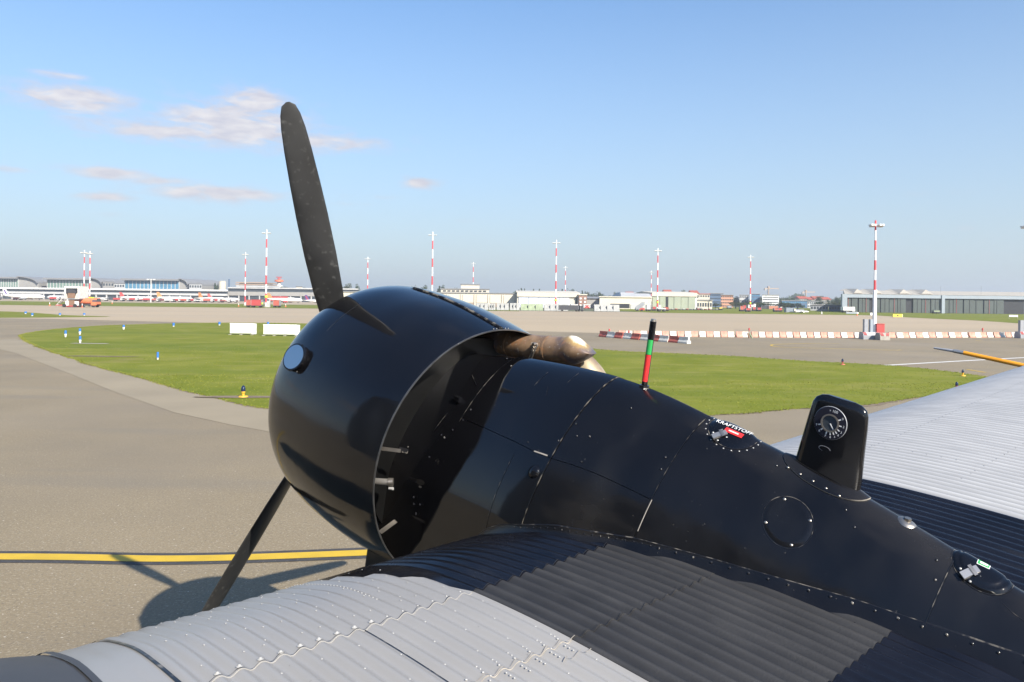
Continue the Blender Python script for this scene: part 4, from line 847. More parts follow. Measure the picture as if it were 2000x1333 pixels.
mast(174.8, 597.5, 491, 'floodlight mast just right of the leftmost one, behind the orange tank trailer')
mast(478.5, 597.5, 493, 'shorter floodlight mast left of the tall one near the propeller')
mast(519.3, 600.5, 449, 'tall floodlight mast with yellow collar left of the upper propeller blade', box_=True)
mast(717.5, 596.5, 502, 'short floodlight mast rising behind the top left of the black cowling')
mast(843.6, 600.5, 453, 'tall floodlight mast rising behind the riveted top of the cowling')
mast(923.6, 596, 512, 'short floodlight mast in front of the long cream building')
mast(1085.2, 605.5, 469, 'tall floodlight mast in front of the hangar with pale doors', box_=True)
mast(1103.8, 598.5, 520, 'short floodlight mast in front of the hangar with pale doors')
mast(1271.5, 600, 529, 'short floodlight mast beside the boarding stairs')
mast(1283.7, 607.5, 485, 'tall floodlight mast behind the striped level rod', box_=True)
mast(1465.0, 607.5, 498, 'floodlight mast standing among red ground carts', box_=True)
mast(1707.6, 657.5, 431, 'nearest floodlight mast, white below, behind concrete blocks with grey posts', white_base=True)
mast(2004.0, 659.0, 434, 'floodlight mast at the right edge of the view, only its lamp arm in sight', white_base=True)
# small pale poles
def pole(px, Y, yt, r_, label, m='white_dirty', arms=True, yb=None):
    x = X(px, Y); h = Z(yt, Y, px); t_ = thing('lamp_post', (x, Y, 0), label, 'lamp post', group='small lamp posts'); MB().cyl((0, 0, 0), (0, 0, h), r_, r_ * .6, 8).build('post', M[m], t_)
    if arms: MB().box(-1.6, 1.6, -.1, .1, h - .25, h - .1).build('arm', M[m], t_); MB().box(-1.8, -1.0, -.2, .2, h - .4, h - .1).build('lamp', M['white_paint'], t_); MB().box(1.0, 1.8, -.2, .2, h - .4, h - .1).build('lamp', M['white_paint'], t_)
pole(294.5, 330, 545, .28, 'pale lamp post with two lamps in front of the blue glass hall')
pole(1783, 262, 561, .05, 'thin grey pole behind the dark hangar, left of its white pier', 'grey_metal', False)
pole(1837, 262, 559, .06, 'thin grey pole above the white pier of the dark hangar', 'grey_metal', False); pole(1916, 262, 559, .06, 'thin grey pole above the right part of the dark hangar', 'grey_metal', False)

# ================================================================== buildings
def bld(name, px0, px1, Y, yb, yt, depth, m, label, cat='building', rz=0):
    """an empty at the front left foot; returns (empty, width, height, z0)"""
    x0, x1 = X(px0, Y), X(px1, Y); t_ = thing(name, (x0, Y, 0), label, cat); h = Z(yt, Y, (px0 + px1) / 2); 
    W_ = x1 - x0; k_ = depth * (x0 + W_ * .5) / Y      # side walls run away from the stand point, as their hidden flanks show
    MB().prism([(0, 0), (W_, 0), (W_ + k_, depth), (k_, depth)], -.3, h).build('wall', m, t_); return t_, W_, h
def put(t_, name, x0, x1, z0, z1, m, y0=-.25, y1=.0, kind=None): o_ = MB().box(x0, x1, y0, y1, z0, z1).build(name, m, t_); return tag(o_, kind=kind) if kind else o_
# -- terminal pier
t_, W_, H_ = bld('terminal_pier', -160, 445, 440, 586, 563.5, 24, M['grey_wall'], 'long low white terminal pier with two glazed bands left of the masts')
for z0, z1, mm, nm, d in ((H_ - .75, H_ + .1, 'white_paint', 'roof_slab', -1.6), (H_ * .66, H_ - .75, 'glass_dark', 'upper_glazing', -.5), (H_ * .48, H_ * .66, 'grey_light', 'floor_slab', -1.2), (H_ * .36, H_ * .48, 'glass_dark', 'middle_glazing', -.6)): put(t_, nm, 0, W_, z0, z1, M[mm], d)
put(t_, 'ground_floor_void', 0, W_, 0, H_ * .36, M['glass_dark'], -.2)
for k in range(0, int(W_ / 6)): put(t_, 'pillar', k * 6, k * 6 + .7, 0, H_ * .5, M['grey_light'], -.9, -.3)
t_, W_, H_ = bld('terminal_pier', 446, 700, 446, 586, 563, 24, M['grey_roof'], 'darker grey terminal pier right of the cream tank, behind the orange-tailed airliner')
for z0, z1, mm, nm, d in ((H_ - .6, H_ + .1, 'grey_light', 'roof_slab', -1.4), (H_ * .7, H_ - .6, 'glass_dark', 'upper_glazing', -.5), (H_ * .42, H_ * .7, 'grey_wall', 'floor_slab', -1.0), (0, H_ * .42, 'glass_dark', 'ground_floor_void', -.2)): put(t_, nm, 0, W_, z0, z1, M[mm], d)
for k in range(0, int(W_ / 6)): put(t_, 'pillar', k * 6, k * 6 + .6, 0, H_ * .42, M['grey_light'], -.9, -.3)
def hall(px0, px1, pxc, yt, glass, label, Y=480):
    t_, W_, H_ = bld('terminal_hall', px0, pxc, Y, 586, yt + 2, 60, M['grey_wall'], label, 'terminal hall')
    xr = X(px1, Y) - X(px0, Y); z0 = H_ * .45
    MB().box(-1.5, W_ + .5, -3, 60, H_ + .01, H_ + 1.1).build('roof', M['grey_roof'], t_)
    n = 14
    for k in range(n): put(t_, 'pane', W_ * k / n + .25, W_ * (k + 1) / n - .25, z0, H_ - .4, M[glass], -.4)
    for k in range(n + 1): put(t_, 'mullion', W_ * k / n - .2, W_ * k / n + .2, z0, H_ - .2, M['grey_light'], -.6)
    arc_ = [(W_ + (xr - W_) * math.sin(a_), H_ + 1.1 - (H_ * .34) * (1 - math.cos(a_))) for a_ in np.linspace(0, math.pi / 2, 10)]
    poly = [(W_, 0)] + [(W_, H_ + 1.1)] + arc_[1:] + [(xr, 0)]
    m_ = MB(); n2 = len(poly); v_ = [(x_, 0, z_) for x_, z_ in poly] + [(x_, 55, z_) for x_, z_ in poly]; m_.add(v_, [tuple(range(n2)), tuple(range(n2, 2 * n2))[::-1]] + [(i, n2 + i, n2 + (i + 1) % n2, (i + 1) % n2) for i in range(n2)]); m_.build('curved_wing', M['grey_wall'], t_)
    m_ = MB(); a2 = np.array(arc_); m_.rings([[(x_, y_, z_ + dz) for x_, z_ in a2] for y_, dz in ((-2, .0), (-2, .5), (56, .5))], close=False, smooth=False); m_.build('curved_roof', M['grey_roof'], t_)
hall(-30, 75, 36, 542.5, 'glass_green', 'leftmost terminal hall with curved roof end, at the photo edge')
hall(93, 200, 178, 545, 'glass_green', 'green glazed terminal hall behind the two leftmost masts')
hall(244, 368, 350, 546.5, 'glass_blue', 'blue glazed terminal hall behind the pale lamp post')
def plain(px0, px1, yt, Y, dep, mm, name, label, cat='building', rows=0, cols=0, wm_='glass_dark', roof=None, roofm='grey_roof', yb=586):
    t_, W_, H_ = bld(name, px0, px1, Y, yb, yt, dep, M[mm], label, cat)
    if roof: MB().prof([(-.6, H_), (dep / 2, H_ + roof), (dep + .6, H_)], -.5, W_ + .5).build('roof', M[roofm], t_)
    else:
        k_ = dep * X((px0 + px1) / 2, Y) / Y; MB().prism([(-.3, -.4), (W_ + .3, -.4), (W_ + .3 + k_, dep), (k_ - .3, dep)], H_ + .01, H_ + .35).build('roof', M[roofm], t_)
    for r_ in range(rows):
        for c_ in range(cols):
            x0 = W_ * (c_ + .2) / cols; x1 = W_ * (c_ + .8) / cols; z0 = H_ * (r_ + .35) / rows; z1 = H_ * (r_ + .75) / rows; put(t_, 'window', x0, x1, z0, z1, M[wm_], -.12)
    return t_, W_, H_
plain(200, 222, 551, 470, 20, 'grey_wall', 'office_block', 'grey block right of the green glazed hall', rows=3, cols=4)
plain(223, 243, 554, 470, 20, 'grey_light', 'office_block', 'low pale block between the green and blue glazed halls', rows=3, cols=4)
plain(369, 394, 555, 470, 20, 'grey_light', 'office_block', 'low pale block right of the blue glazed hall', rows=3, cols=5)
x = X(434, 520); t_ = thing('storage_tank', (x, 520, 0), 'cream cylindrical tank between trees and dark chimney', 'tank'); MB().cyl((0, 0, 0), (0, 0, Z(550, 520, 434)), 2.4, 2.4, 24).build('tank_shell', M['cream'], t_)
MB().cyl((0, 0, Z(550, 520, 434)), (0, 0, Z(549, 520, 434)), 2.5, 1.2, 24).build('tank_lid', M['cream'], t_)
x = X(447, 520); t_ = thing('chimney', (x, 520, 0), 'slim dark chimney right of the cream tank', 'chimney'); MB().cyl((0, 0, 0), (0, 0, Z(545.5, 520, 447)), .65, .5, 12).build('chimney_shaft', M['blue_wall'], t_)
# terraced car park building
t_, W_, H_ = plain(454, 532, 566, 500, 30, 'grey_wall', 'terraced_building', 'dark terraced building with stacked overhanging floors behind the shorter mast')
for k, (a_, b_, y0, y1) in enumerate(((456, 530, 565.5, 562), (462, 526, 561, 558), (460, 516, 557, 555), (461, 514, 553.5, 551.5))):
    xa, xb = X(a_, 500) - X(454, 500), X(b_, 500) - X(454, 500); z0, z1 = Z(y0, 500, 490), Z(y1, 500, 490); MB().box(xa, xb, -1, 28, z0, z1).build('overhanging_floor', M['cream_dark' if k > 1 else 'grey_light'], t_); MB().box(xa + 2, xb - 2, 0, 26, z0 - .9, z0 - .01).build('recessed_glazing', M['glass_dark'], t_)
# radar tower
x = X(544.5, 560); t_ = thing('radar_tower', (x, 560, 0), 'orange and white radar tower left of the propeller', 'tower')
zz = lambda y_: Z(y_, 560, 544)
for r0, r1, ya, yb_, mm, nm in ((3, 2.2, 586, 565, 'white_paint', 'shaft'), (1.8, 1.8, 565, 561, 'tower_orange', 'shaft_band'), (2.9, 2.9, 561, 558, 'white_paint', 'lower_gallery'), (1.4, 1.4, 558, 552, 'white_dirty', 'neck'), (1.0, 3.2, 552, 550.5, 'tower_orange', 'dish_base'), (3.4, 3.1, 550.5, 547, 'tower_orange', 'head'), (1.2, 1.0, 547, 543.5, 'red_paint', 'top_cage')): MB().cyl((0, 0, max(0, zz(ya))), (0, 0, zz(yb_)), r0 * .95, r1 * .95, 20).build(nm, M[mm], t_)
MB().box(-2.0, 2.0, -.2, .2, zz(542.8), zz(541)).build('radar_antenna', M['red_paint'], t_)
plain(578, 590, 560.5, 540, 12, 'cream', 'small_block', 'small cream block right of the radar tower, behind the pier')
# cream works building with bays, centre
t_, W_, H_ = plain(660, 1008, 572.5, 300, 40, 'cream', 'works_building', 'long cream building with brown piers behind the cowling', yb=596)
put(t_, 'plinth', 0, W_, 0, H_ * .30, M['cream_dark'], -.18)
n = 13
for k in range(n):
    xk = W_ * (k + .5) / n; put(t_, 'wall_panel', xk - W_ / n * .40, xk + W_ / n * .40, H_ * .305, H_ * .90, M['cream'], -.30)
    put(t_, 'pier', xk + W_ / n * .44, xk + W_ / n * .56, 0, H_ * .93, M['cream'], -.42); put(t_, 'pier_brown_strip', xk + W_ / n * .405, xk + W_ / n * .435, 0, H_ * .9, M['brown'], -.22)  # narrow brown strip beside each pier
t_, W_, H_ = plain(861, 955, 565.5, 345, 22, 'cream', 'upper_block', 'flat-roofed cream office storey rising behind the cream building', rows=1, cols=1)
for k in range(10): put(t_, 'window', 1 + k * 2.0, 2.3 + k * 2.0, H_ - 1.0, H_ - .5, M['glass_dark'])
plain(900, 936, 556.5, 352, 12, 'cream', 'roof_block', 'topmost cream block on the flat office roof, behind the short mast')
# hangar with pale doors
t_, W_, H_ = bld('hangar', 1010, 1132, 290, 597, 572, 45, M['cream'], 'cream hangar with pale blue sliding doors behind the tall mast', 'hangar')
MB().prof([(-.5, H_), (22, H_ + .9), (46, H_)], -.4, W_ + .4).build('roof', M['cream'], t_)
put(t_, 'fascia', 0, W_, H_ * .72, H_ - .02, M['cream'], -.6)
for k in range(5): put(t_, 'door_panel', .6 + (W_ - 4.4) * k / 5, .45 + (W_ - 4.4) * (k + 1) / 5, 0.05, H_ * .70, M['pale_door'], -.3)
put(t_, 'door_track', 0, W_ - 1, H_ * .70, H_ * .72, M['dark_metal'], -.5); put(t_, 'dark_door_gap', W_ - 1.5, W_ - 1.1, 0, H_ * .70, M['dark_void'], -.25)
t_, W_, H_ = bld('brick_block', 1130.5, 1146, 288, 597, 577, 14, M['brick'], 'narrow brick block with six white windows right of the pale-doored hangar')
MB().box(-.2, W_ + .2, -.3, 14, H_, H_ + .4).build('roof_edge', M['cream'], t_)
for c_ in (.22, .78):
    for r_ in (.22, .48, .74): put(t_, 'window', W_ * c_ - .35, W_ * c_ + .35, H_ * r_ - .25, H_ * r_ + .35, M['white_paint'], -.15)
plain(1146, 1174, 583.5, 292, 18, 'grey_wall', 'shed', 'grey shed with pitched roof right of the brick block', roof=.8, yb=597)
t_, W_, H_ = plain(1171, 1272, 581.5, 282, 20, 'cream', 'flat_roofed_workshop', 'long low cream workshop with a dark opening behind the boarding stairs', roofm='cream', yb=598); put(t_, 'dark_opening', W_ * .21, W_ * .58, H_ * .10, H_ * .45, M['dark_void'], -.2); put(t_, 'lower_wall', W_ * .6, W_, 0, H_ * .42, M['grey_light'], -.2)
t_ = thing('large_grey_roof', (X(1213, 330), 330, 0), 'broad grey roof rising behind the cream workshop', 'building'); x1 = X(1276, 330) - X(1213, 330); hz_ = Z(571, 330, 1240); hl = Z(582, 330, 1240)
m_ = MB(); m_.add([(0, 0, hl), (x1, 0, hl), (x1, 14, hz_), (x1 * .12, 14, hz_), (0, 40, hl), (x1, 40, hl), (x1, 26, hz_), (x1 * .12, 26, hz_), (0, 0, 0), (x1, 0, 0), (x1, 40, 0), (0, 40, 0)], [(0, 1, 2, 3), (3, 2, 6, 7), (7, 6, 5, 4), (0, 3, 7, 4), (1, 5, 6, 2), (8, 9, 1, 0), (9, 10, 5, 1), (10, 11, 4, 5), (11, 8, 0, 4)]); m_.build('roof', M['grey_light'], t_)
t_, W_, H_ = bld('hangar', 1273, 1361, 285, 598, 573, 40, M['white_dirty'], 'hangar with grey-green sliding doors right of the tall mast', 'hangar')
put(t_, 'fascia', 0, W_, H_ * .80, H_ + .1, M['cream'], -.7); MB().prof([(-.5, H_ + .1), (20, H_ + .8), (41, H_ + .1)], -.3, W_ + .3).build('roof', M['cream'], t_)
for k, mm in enumerate(('green_door',) * 6): put(t_, 'door_panel', .3 + (W_ - .9) * k / 6, .16 + (W_ - .9) * (k + 1) / 6, .05, H_ * .79, M['green_door'], -.35 - .12 * (k % 2))
put(t_, 'dark_door_gap', W_ * .333 - .45, W_ * .333 + .45, 0, H_ * .78, M['dark_void'], -.6)
plain(1361, 1391, 587.5, 287, 14, 'cream', 'annex', 'small cream annex right of the green-doored hangar', rows=1, cols=6, yb=598)
plain(1362, 1386, 575, 420, 16, 'cream', 'house', 'pale upper house behind the cream annex', rows=3, cols=5, roofm='red_roof')
plain(1385, 1412, 574, 430, 20, 'blue_wall', 'office_block', 'dark blue office block left of the orange building', rows=4, cols=7)
plain(1408, 1432, 577, 400, 16, 'orange_wall', 'orange_building', 'orange building left of the mast among red carts', rows=4, cols=7)
plain(1444, 1462, 577, 460, 16, 'grey_light', 'office_block', 'pale low block left of the mast among red carts', rows=3, cols=5)
plain(1468, 1484, 575, 450, 16, 'blue_wall', 'glass_block', 'blue glazed block right of the mast among red carts', rows=4, cols=4, wm_='glass_blue')
t_, W_, H_ = plain(1489, 1521, 577, 430, 18, 'white_paint', 'office_block', 'white office block with dark window bands under the left crane')
for k in range(4): put(t_, 'window_band', .3, W_ - .3, H_ * (.2 + .2 * k), H_ * (.28 + .2 * k), M['glass_dark'], -.1)
for k, (a_, b_, yt) in enumerate(((1562, 1577, 584), (1578, 1590, 585.5), (1591, 1606, 584), (1607, 1622, 585.5), (1300, 1312, 572), (1352, 1364, 573.5), (1226, 1238, 576))):
    plain(a_, b_, yt, 480 if k < 4 else 400, 10, 'cream', 'house', ['red-roofed house below the right crane', 'second red-roofed house right of the right crane', 'third red-roofed house right of the right crane', 'red-roofed house left of the trees by the dark hangar', 'red-roofed house just behind the green-doored hangar', 'house roof above the right end of the green-doored hangar', 'red roof left of the broad grey roof'][k], 'house', rows=2, cols=4, roof=1.6, roofm='red_roof')
plain(1527, 1576, 588, 440, 14, 'blue_wall', 'low_office', 'long low dark blue office behind the parked white plane', rows=2, cols=12, wm_='glass_blue')
plain(1577, 1612, 589.5, 445, 14, 'grey_light', 'low_office', 'long low pale office beneath the red-roofed houses', rows=2, cols=9)
plain(1583, 1618, 597, 300, 12, 'grey_metal', 'metal_shed', 'low grey metal shed left of the dark hangar', rows=1, cols=6, yb=605)
plain(1619, 1645, 597.5, 296, 12, 'blue_wall', 'metal_shed', 'low dark shed touching the dark hangar', rows=1, cols=5, yb=605)
# tower cranes
for px, yt, Y, lab in ((1500.5, 563, 700, 'pale tower crane above the white office block'), (1573.5, 570, 760, 'pale tower crane above the red-roofed houses')):
    t_ = thing('tower_crane', (X(px, Y), Y, 0), lab, 'crane', rz=.3, group='tower cranes on the horizon'); h = Z(yt, Y, px); MB().cyl((0, 0, 0), (0, 0, h), .9, .9, 4).build('crane_mast', M['cream_dark'], t_); MB().box(-4, 11, -.4, .4, h - .8, h).build('jib', M['cream_dark'], t_); MB().box(-4.5, -2.5, -.7, .7, h - 2.2, h - .8).build('counterweight', M['grey_wall'], t_); MB().box(-.8, .8, -.8, .8, h, h + 1.6).build('crane_head', M['cream_dark'], t_)
# dark hangar on the right
Yh = 262; t_, W_, H_ = bld('hangar', 1647, 2300, Yh, 612, 584.5, 60, M['dark_void'], 'wide hangar with dark grey-green doors and pale roof at the right', 'hangar')
Hf = Z(577.0, Yh, 1850); put(t_, 'fascia', 0, W_, H_ - .12, Hf, M['pale_wall'], -1.0, 0); put(t_, 'side_pier', -.8, .9, 0, Hf, M['pale_wall'], -1.1, 0)
Hr = Z(570.5, Yh, 1850); m_ = MB(); sk = .43; sh_ = lambda y_: sk * y_
sec_ = [(-1.1, Hf + .01), (10, Hr + .35), (58, Hr + .4), (60, Hf)]; m_.add([(sh_(max(0, y_)), y_, z_) for y_, z_ in sec_] + [(W_ + sh_(max(0, y_)), y_, z_) for y_, z_ in sec_], [(0, 1, 2, 3), (7, 6, 5, 4), (0, 4, 5, 1), (1, 5, 6, 2), (2, 6, 7, 3), (3, 7, 4, 0)]); m_.build('roof', M['beige_roof'], t_)
px2x = lambda p_: X(p_, Yh) - X(1647, Yh)
for a_, b_ in ((1668, 1686), (1703, 1724), (1757, 1779), (1800, 1823)):   # raised roof monitors
    m_ = MB(); xa, xb = px2x(a_), px2x(b_); m_.add([(xa, .2, Hf + .35), (xb, .2, Hf + .35), (xb * .75 + xa * .25, 3, Hr + .75), (xb, 12, Hr + .5), (xa, 12, Hr + .3), (xb * .75 + xa * .25, 12, Hr + .9)], [(0, 1, 2), (1, 3, 5, 2), (0, 2, 5, 4), (3, 4, 5), (0, 4, 3, 1)]); m_.build('roof_monitor', M['beige_roof'], t_)
segs = [(1649, 1674), (1676, 1697), (1704, 1718), (1719, 1735), (1736, 1768), (1782, 1798), (1799, 1816), (1817, 1835), (1842, 1879), (1881, 1919), (1921, 1959)]
for i, (a_, b_) in enumerate(segs):
    n = 2 if b_ - a_ > 20 else 1
    for k in range(n): xa, xb = px2x(a_ + (b_ - a_) * k / n), px2x(a_ + (b_ - a_) * (k + 1) / n); put(t_, 'door_panel', xa + .04, xb - .04, .05, H_ - .15, M['dark_green_door'], -.35 - .15 * ((i + k) % 2))
for k in range(4): xa = px2x(2060 + 40 * k); put(t_, 'door_panel', xa, xa + 6, .05, H_ - .15, M['dark_green_door'], -.4)
put(t_, 'white_pier', px2x(1835.5), px2x(1841.5), 0, Hf - .02, M['pale_wall'], -1.3)
for i, p_ in enumerate((1655, 1662, 1683, 1690, 1709, 1727, 1745, 1757, 1790, 1806, 1825, 1853, 1866, 1892, 1905, 1930, 1945)): put(t_, 'door_rib', px2x(p_), px2x(p_) + .07, .1, H_ - .2, M['red_paint' if i % 3 == 0 else 'dark_metal'], -.62, -.5)

# ================================================================== blast deflectors and fences
def deflector(px0, px1, Y, yt, mm, label):
    x0, x1 = X(px0, Y), X(px1, Y); t_ = thing('blast_fence', (x0, Y, 0), label, 'blast fence', group='blast fences behind the apron'); h = Z(yt, Y, (px0 + px1) / 2); n = max(3, int((x1 - x0) / 1.6))
    for k in range(n):
        a_, b_ = (x1 - x0) * k / n, (x1 - x0) * (k + 1) / n; m_ = MB(); m_.add([(a_ + .03, 0, .1), (b_ - .03, 0, .1), (b_ - .03, .9, h * .6), (a_ + .03, .9, h * .6), (a_ + .03, 1.15, h), (b_ - .03, 1.15, h), (a_ + .03, 1.25, h), (b_ - .03, 1.25, h), (a_ + .03, .2, .1), (b_ - .03, .2, .1)], [(0, 1, 2, 3), (3, 2, 5, 4), (4, 5, 7, 6), (8, 6, 7, 9), (0, 3, 4, 6, 8), (1, 9, 7, 5, 2)]); m_.build('fence_panel', M[mm], t_)
        MB().box(a_ - .04, a_ + .04, .3, 1.6, 0, h * .8).build('fence_strut', M['dark_metal'], t_)
for a_, b_, yt, mm, lab in ((930, 954, 592.5, 'deflector', 'grey blast fence left of the pale-doored hangar, nearest the cowling'), (955, 968, 593, 'deflector', 'short grey blast fence before the cream building'), (970, 994, 592.5, 'deflector', 'grey blast fence before the right end of the cream building'), (996, 1015, 592.5, 'deflector', 'grey blast fence where the pale-doored hangar begins'), (1017, 1061, 594, 'deflector_green', 'greenish blast fence below the pale hangar doors'), (1063, 1110, 594, 'deflector', 'grey blast fence behind the lime boxes'), (1161, 1211, 595.5, 'deflector', 'long grey blast fence right of the red fire trucks')):
    deflector(a_, b_, 215, yt, mm, lab)

# ================================================================== vehicles and apron equipment
def wheels(t_, xs, hw, r_=.45):
    for x_ in xs:
        for y_ in (-hw, hw): MB().cyl((x_, y_ - .14, r_), (x_, y_ + .14, r_), r_, r_, 12).build('wheel', M['tyre'], t_)
def truck(px, yb, Lm, Hm, body, cab, label, cat='truck', kind='box', rz=0, Y=None, group=None):
    if Y is None: x, Y = gnd(px, yb)
    else: x = X(px, Y)
    t_ = thing(cat.replace(' ', '_'), (x, Y, 0), label, cat, rz=rz, group=group); L2 = Lm / 2
    MB().box(-L2, L2, -.95, .95, .45, .75).build('chassis', M['dark_metal'], t_)
    if kind == 'box': MB().box(-L2, L2 * .45, -1.1, 1.1, .75, Hm).build('cargo_box', M[body], t_)
    elif kind == 'tank': MB().cyl((-L2, 0, .75 + (Hm - .75) / 2), (L2 * .42, 0, .75 + (Hm - .75) / 2), (Hm - .75) / 2, (Hm - .75) / 2, 16).build('tank', M[body], t_)
    elif kind == 'flat': MB().box(-L2, L2 * .4, -1.1, 1.1, .75, 1.0).build('load_bed', M[body], t_)
    ch = min(Hm, 2.6); MB().prof([(-1.05, .5), (1.05, .5), (1.05, ch * .6), (.85, ch), (-.85, ch), (-1.05, ch * .6)], L2 * .5, L2).build('cab', M[cab], t_); MB().prof([(-1.07, ch * .6), (1.07, ch * .6), (.87, ch * .93), (-.87, ch * .93)], L2 * .6, L2 + .02).build('windscreen', M['glass_dark'], t_)
    wheels(t_, (-L2 * .7, L2 * .7), .9); return t_
def cart(px, yb, Lm, Hm, mm, label, name='baggage_cart', cat='baggage cart', Y=None, group=None):
    if Y is None: x, Y = gnd(px, yb)
    else: x = X(px, Y)
    t_ = thing(name, (x, Y, 0), label, cat, group=group); L2 = Lm / 2; MB().box(-L2, L2, -.8, .8, .42, .56).build('bed', M['dark_metal'], t_)
    MB().box(-L2 + .08, L2 - .08, -.72, .72, .56, Hm).build('body', M[mm], t_); MB().box(-L2, L2, -.8, .8, Hm, Hm + .08).build('roof', M[mm], t_)
    for sx in (-1, 1): MB().box(sx * (L2 - .04) - .04, sx * (L2 - .04) + .04, -.8, .8, .5, Hm).build('end_frame', M['grey_metal'], t_)
    MB().box(L2, L2 + .8, -.05, .05, .4, .5).build('drawbar', M['dark_metal'], t_); wheels(t_, (-L2 * .65, L2 * .65), .7, .25); return t_
# boarding bridge cab on the left
x, Y = gnd(140, 600.5); t_ = thing('boarding_bridge_cab', (x, Y, 0), 'white boarding bridge cab with dark bellows on a wheeled frame, left of the masts', 'boarding bridge', rz=0)
k = Y / 1500
MB().box(-15 * k, 15 * k, 0, 4, 17 * k, 41 * k).build('cab_shell', M['white_dirty'], t_); MB().box(-11 * k, 11 * k, -.1, .5, 18 * k, 37 * k).build('cab_opening', M['dark_void'], t_)
for s_ in (-1, 1): MB().add([(s_ * 12.5 * k, -.3, 17 * k), (s_ * 7 * k, -.3, 17 * k), (s_ * 10 * k, -.3, 27 * k), (s_ * 12.5 * k, -.3, 27 * k), (s_ * 12.5 * k, .2, 17 * k), (s_ * 7 * k, .2, 17 * k), (s_ * 10 * k, .2, 27 * k), (s_ * 12.5 * k, .2, 27 * k)], [(0, 1, 2, 3), (4, 7, 6, 5), (0, 4, 5, 1), (1, 5, 6, 2), (2, 6, 7, 3), (3, 7, 4, 0)]).build('side_cheek', M['cream'], t_)
MB().box(-7 * k, 7 * k, -.25, .4, 18 * k, 28 * k).build('wooden_door', M['brown'], t_); m_ = MB(); m_.add([(-10 * k * math.cos(a_), -.35, 28 * k + 7 * k * math.sin(a_)) for a_ in np.linspace(0, math.pi, 14)] + [(-10 * k * math.cos(a_), .2, 28 * k + 7 * k * math.sin(a_)) for a_ in np.linspace(0, math.pi, 14)], [tuple(range(14))] + [(i, i + 1, 15 + i, 14 + i) for i in range(13)]); m_.build('canopy_bellows', M['dark_metal'], t_)
MB().box(-17 * k, 14 * k, -.3, 3, 15.5 * k, 17 * k).build('platform', M['grey_metal'], t_); MB().prof([(0, 3 * k), (2, 3 * k), (2, 15.5 * k), (0, 15.5 * k)], -5 * k, 5 * k).build('lift_column', M['brown'], t_)
for s_ in (-1, 1): MB().box(s_ * 9 * k - .3, s_ * 9 * k + .3, -.2, .6, .4, 12 * k).build('leg', M['white_paint'], t_)
MB().box(-10 * k, 10 * k, -.5, 1.5, .15, 3.2 * k).build('drive_unit', M['red_paint'], t_); wheels(t_, (-10.5 * k, 10.5 * k), .9, .42)
x, Y = gnd(121, 598.5); t_ = thing('access_stairs', (x, Y, 0), 'open frame access stairs left of the boarding bridge cab', 'stairs')
for i in range(6): MB().box(-1.5 + .45 * i, -1.0 + .45 * i, 0, 1.2, .4 + i * .5, .48 + i * .5).build('tread', M['grey_light'], t_)
for s_ in (0, 1.2): MB().tube([(-1.5, s_, .3), (1.6, s_, 3.6)], .05, 6).build('stringer', M['white_dirty'], t_); MB().tube([(-1.5, s_, 1.3), (1.6, s_, 4.5)], .035, 6).build('handrail', M['white_dirty'], t_)
for sx in (-1.2, 1.3): MB().box(sx - .06, sx + .06, .1, .22, 0, 2.8 if sx > 0 else .8).build('post', M['white_paint'], t_)
MB().box(-1.7, 1.7, 0, 1.2, .15, .4).build('base', M['red_paint'], t_)
truck(171, 600.5, 5.5, 2.3, 'tower_orange', 'tower_orange', 'orange tank trailer truck at the foot of the two leftmost masts', kind='tank')
cart(181, 599, 1.6, 2.4, 'hi_vis', 'yellow-green equipment box behind the orange tank truck', 'equipment_box', 'equipment box')
# tall-mast group
cart(502, 601, 3.0, 2.2, 'red_paint', 'red baggage cart left of the tall mast, beside the figure', group='red carts by the tall mast'); cart(489.5, 600.5, 2.2, 2.1, 'barrier_red', 'dull red cart behind the red baggage cart, left of the tall mast', group='red carts by the tall mast')
cart(541, 601, 1.9, 2.1, 'barrier_red', 'single red cart right of the tall mast', group='red carts by the tall mast')
truck(552, 0, 12, 3.2, 'red_paint', 'white_paint', 'red box truck parked before the grey pier behind the orange-tailed airliner', Y=400)
# traffic cones
def cone(px, yb, label, h=.8):
    x, Y = gnd(px, yb); t_ = thing('traffic_cone', (x, Y, 0), label, 'traffic cone', group='traffic cones on the apron edge'); MB().box(-.22, .22, -.22, .22, 0, .05).build('base', M['tower_orange'], t_); MB().cyl((0, 0, .05), (0, 0, h * .5), .17, .10, 10).build('cone_body', M['tower_orange'], t_); MB().cyl((0, 0, h * .5), (0, 0, h), .10, .03, 10).build('cone_band', M['white_paint'], t_)
for px, yb, lab in ((97, 598, 'cone left of the access stairs'), (160.5, 601, 'cone between boarding bridge cab and orange tank truck'), (466, 599, 'cone left of the shorter mast near the propeller'), (558, 600, 'cone right of the single red cart'), (1451, 608, 'cone left of the mast among red carts'), (219, 594, 'striped cone on the far grass right of the two leftmost masts'), (1674, 617, 'cone on the far grass left of the nearest mast')): cone(px, yb, 'small orange ' + lab, 1.0)
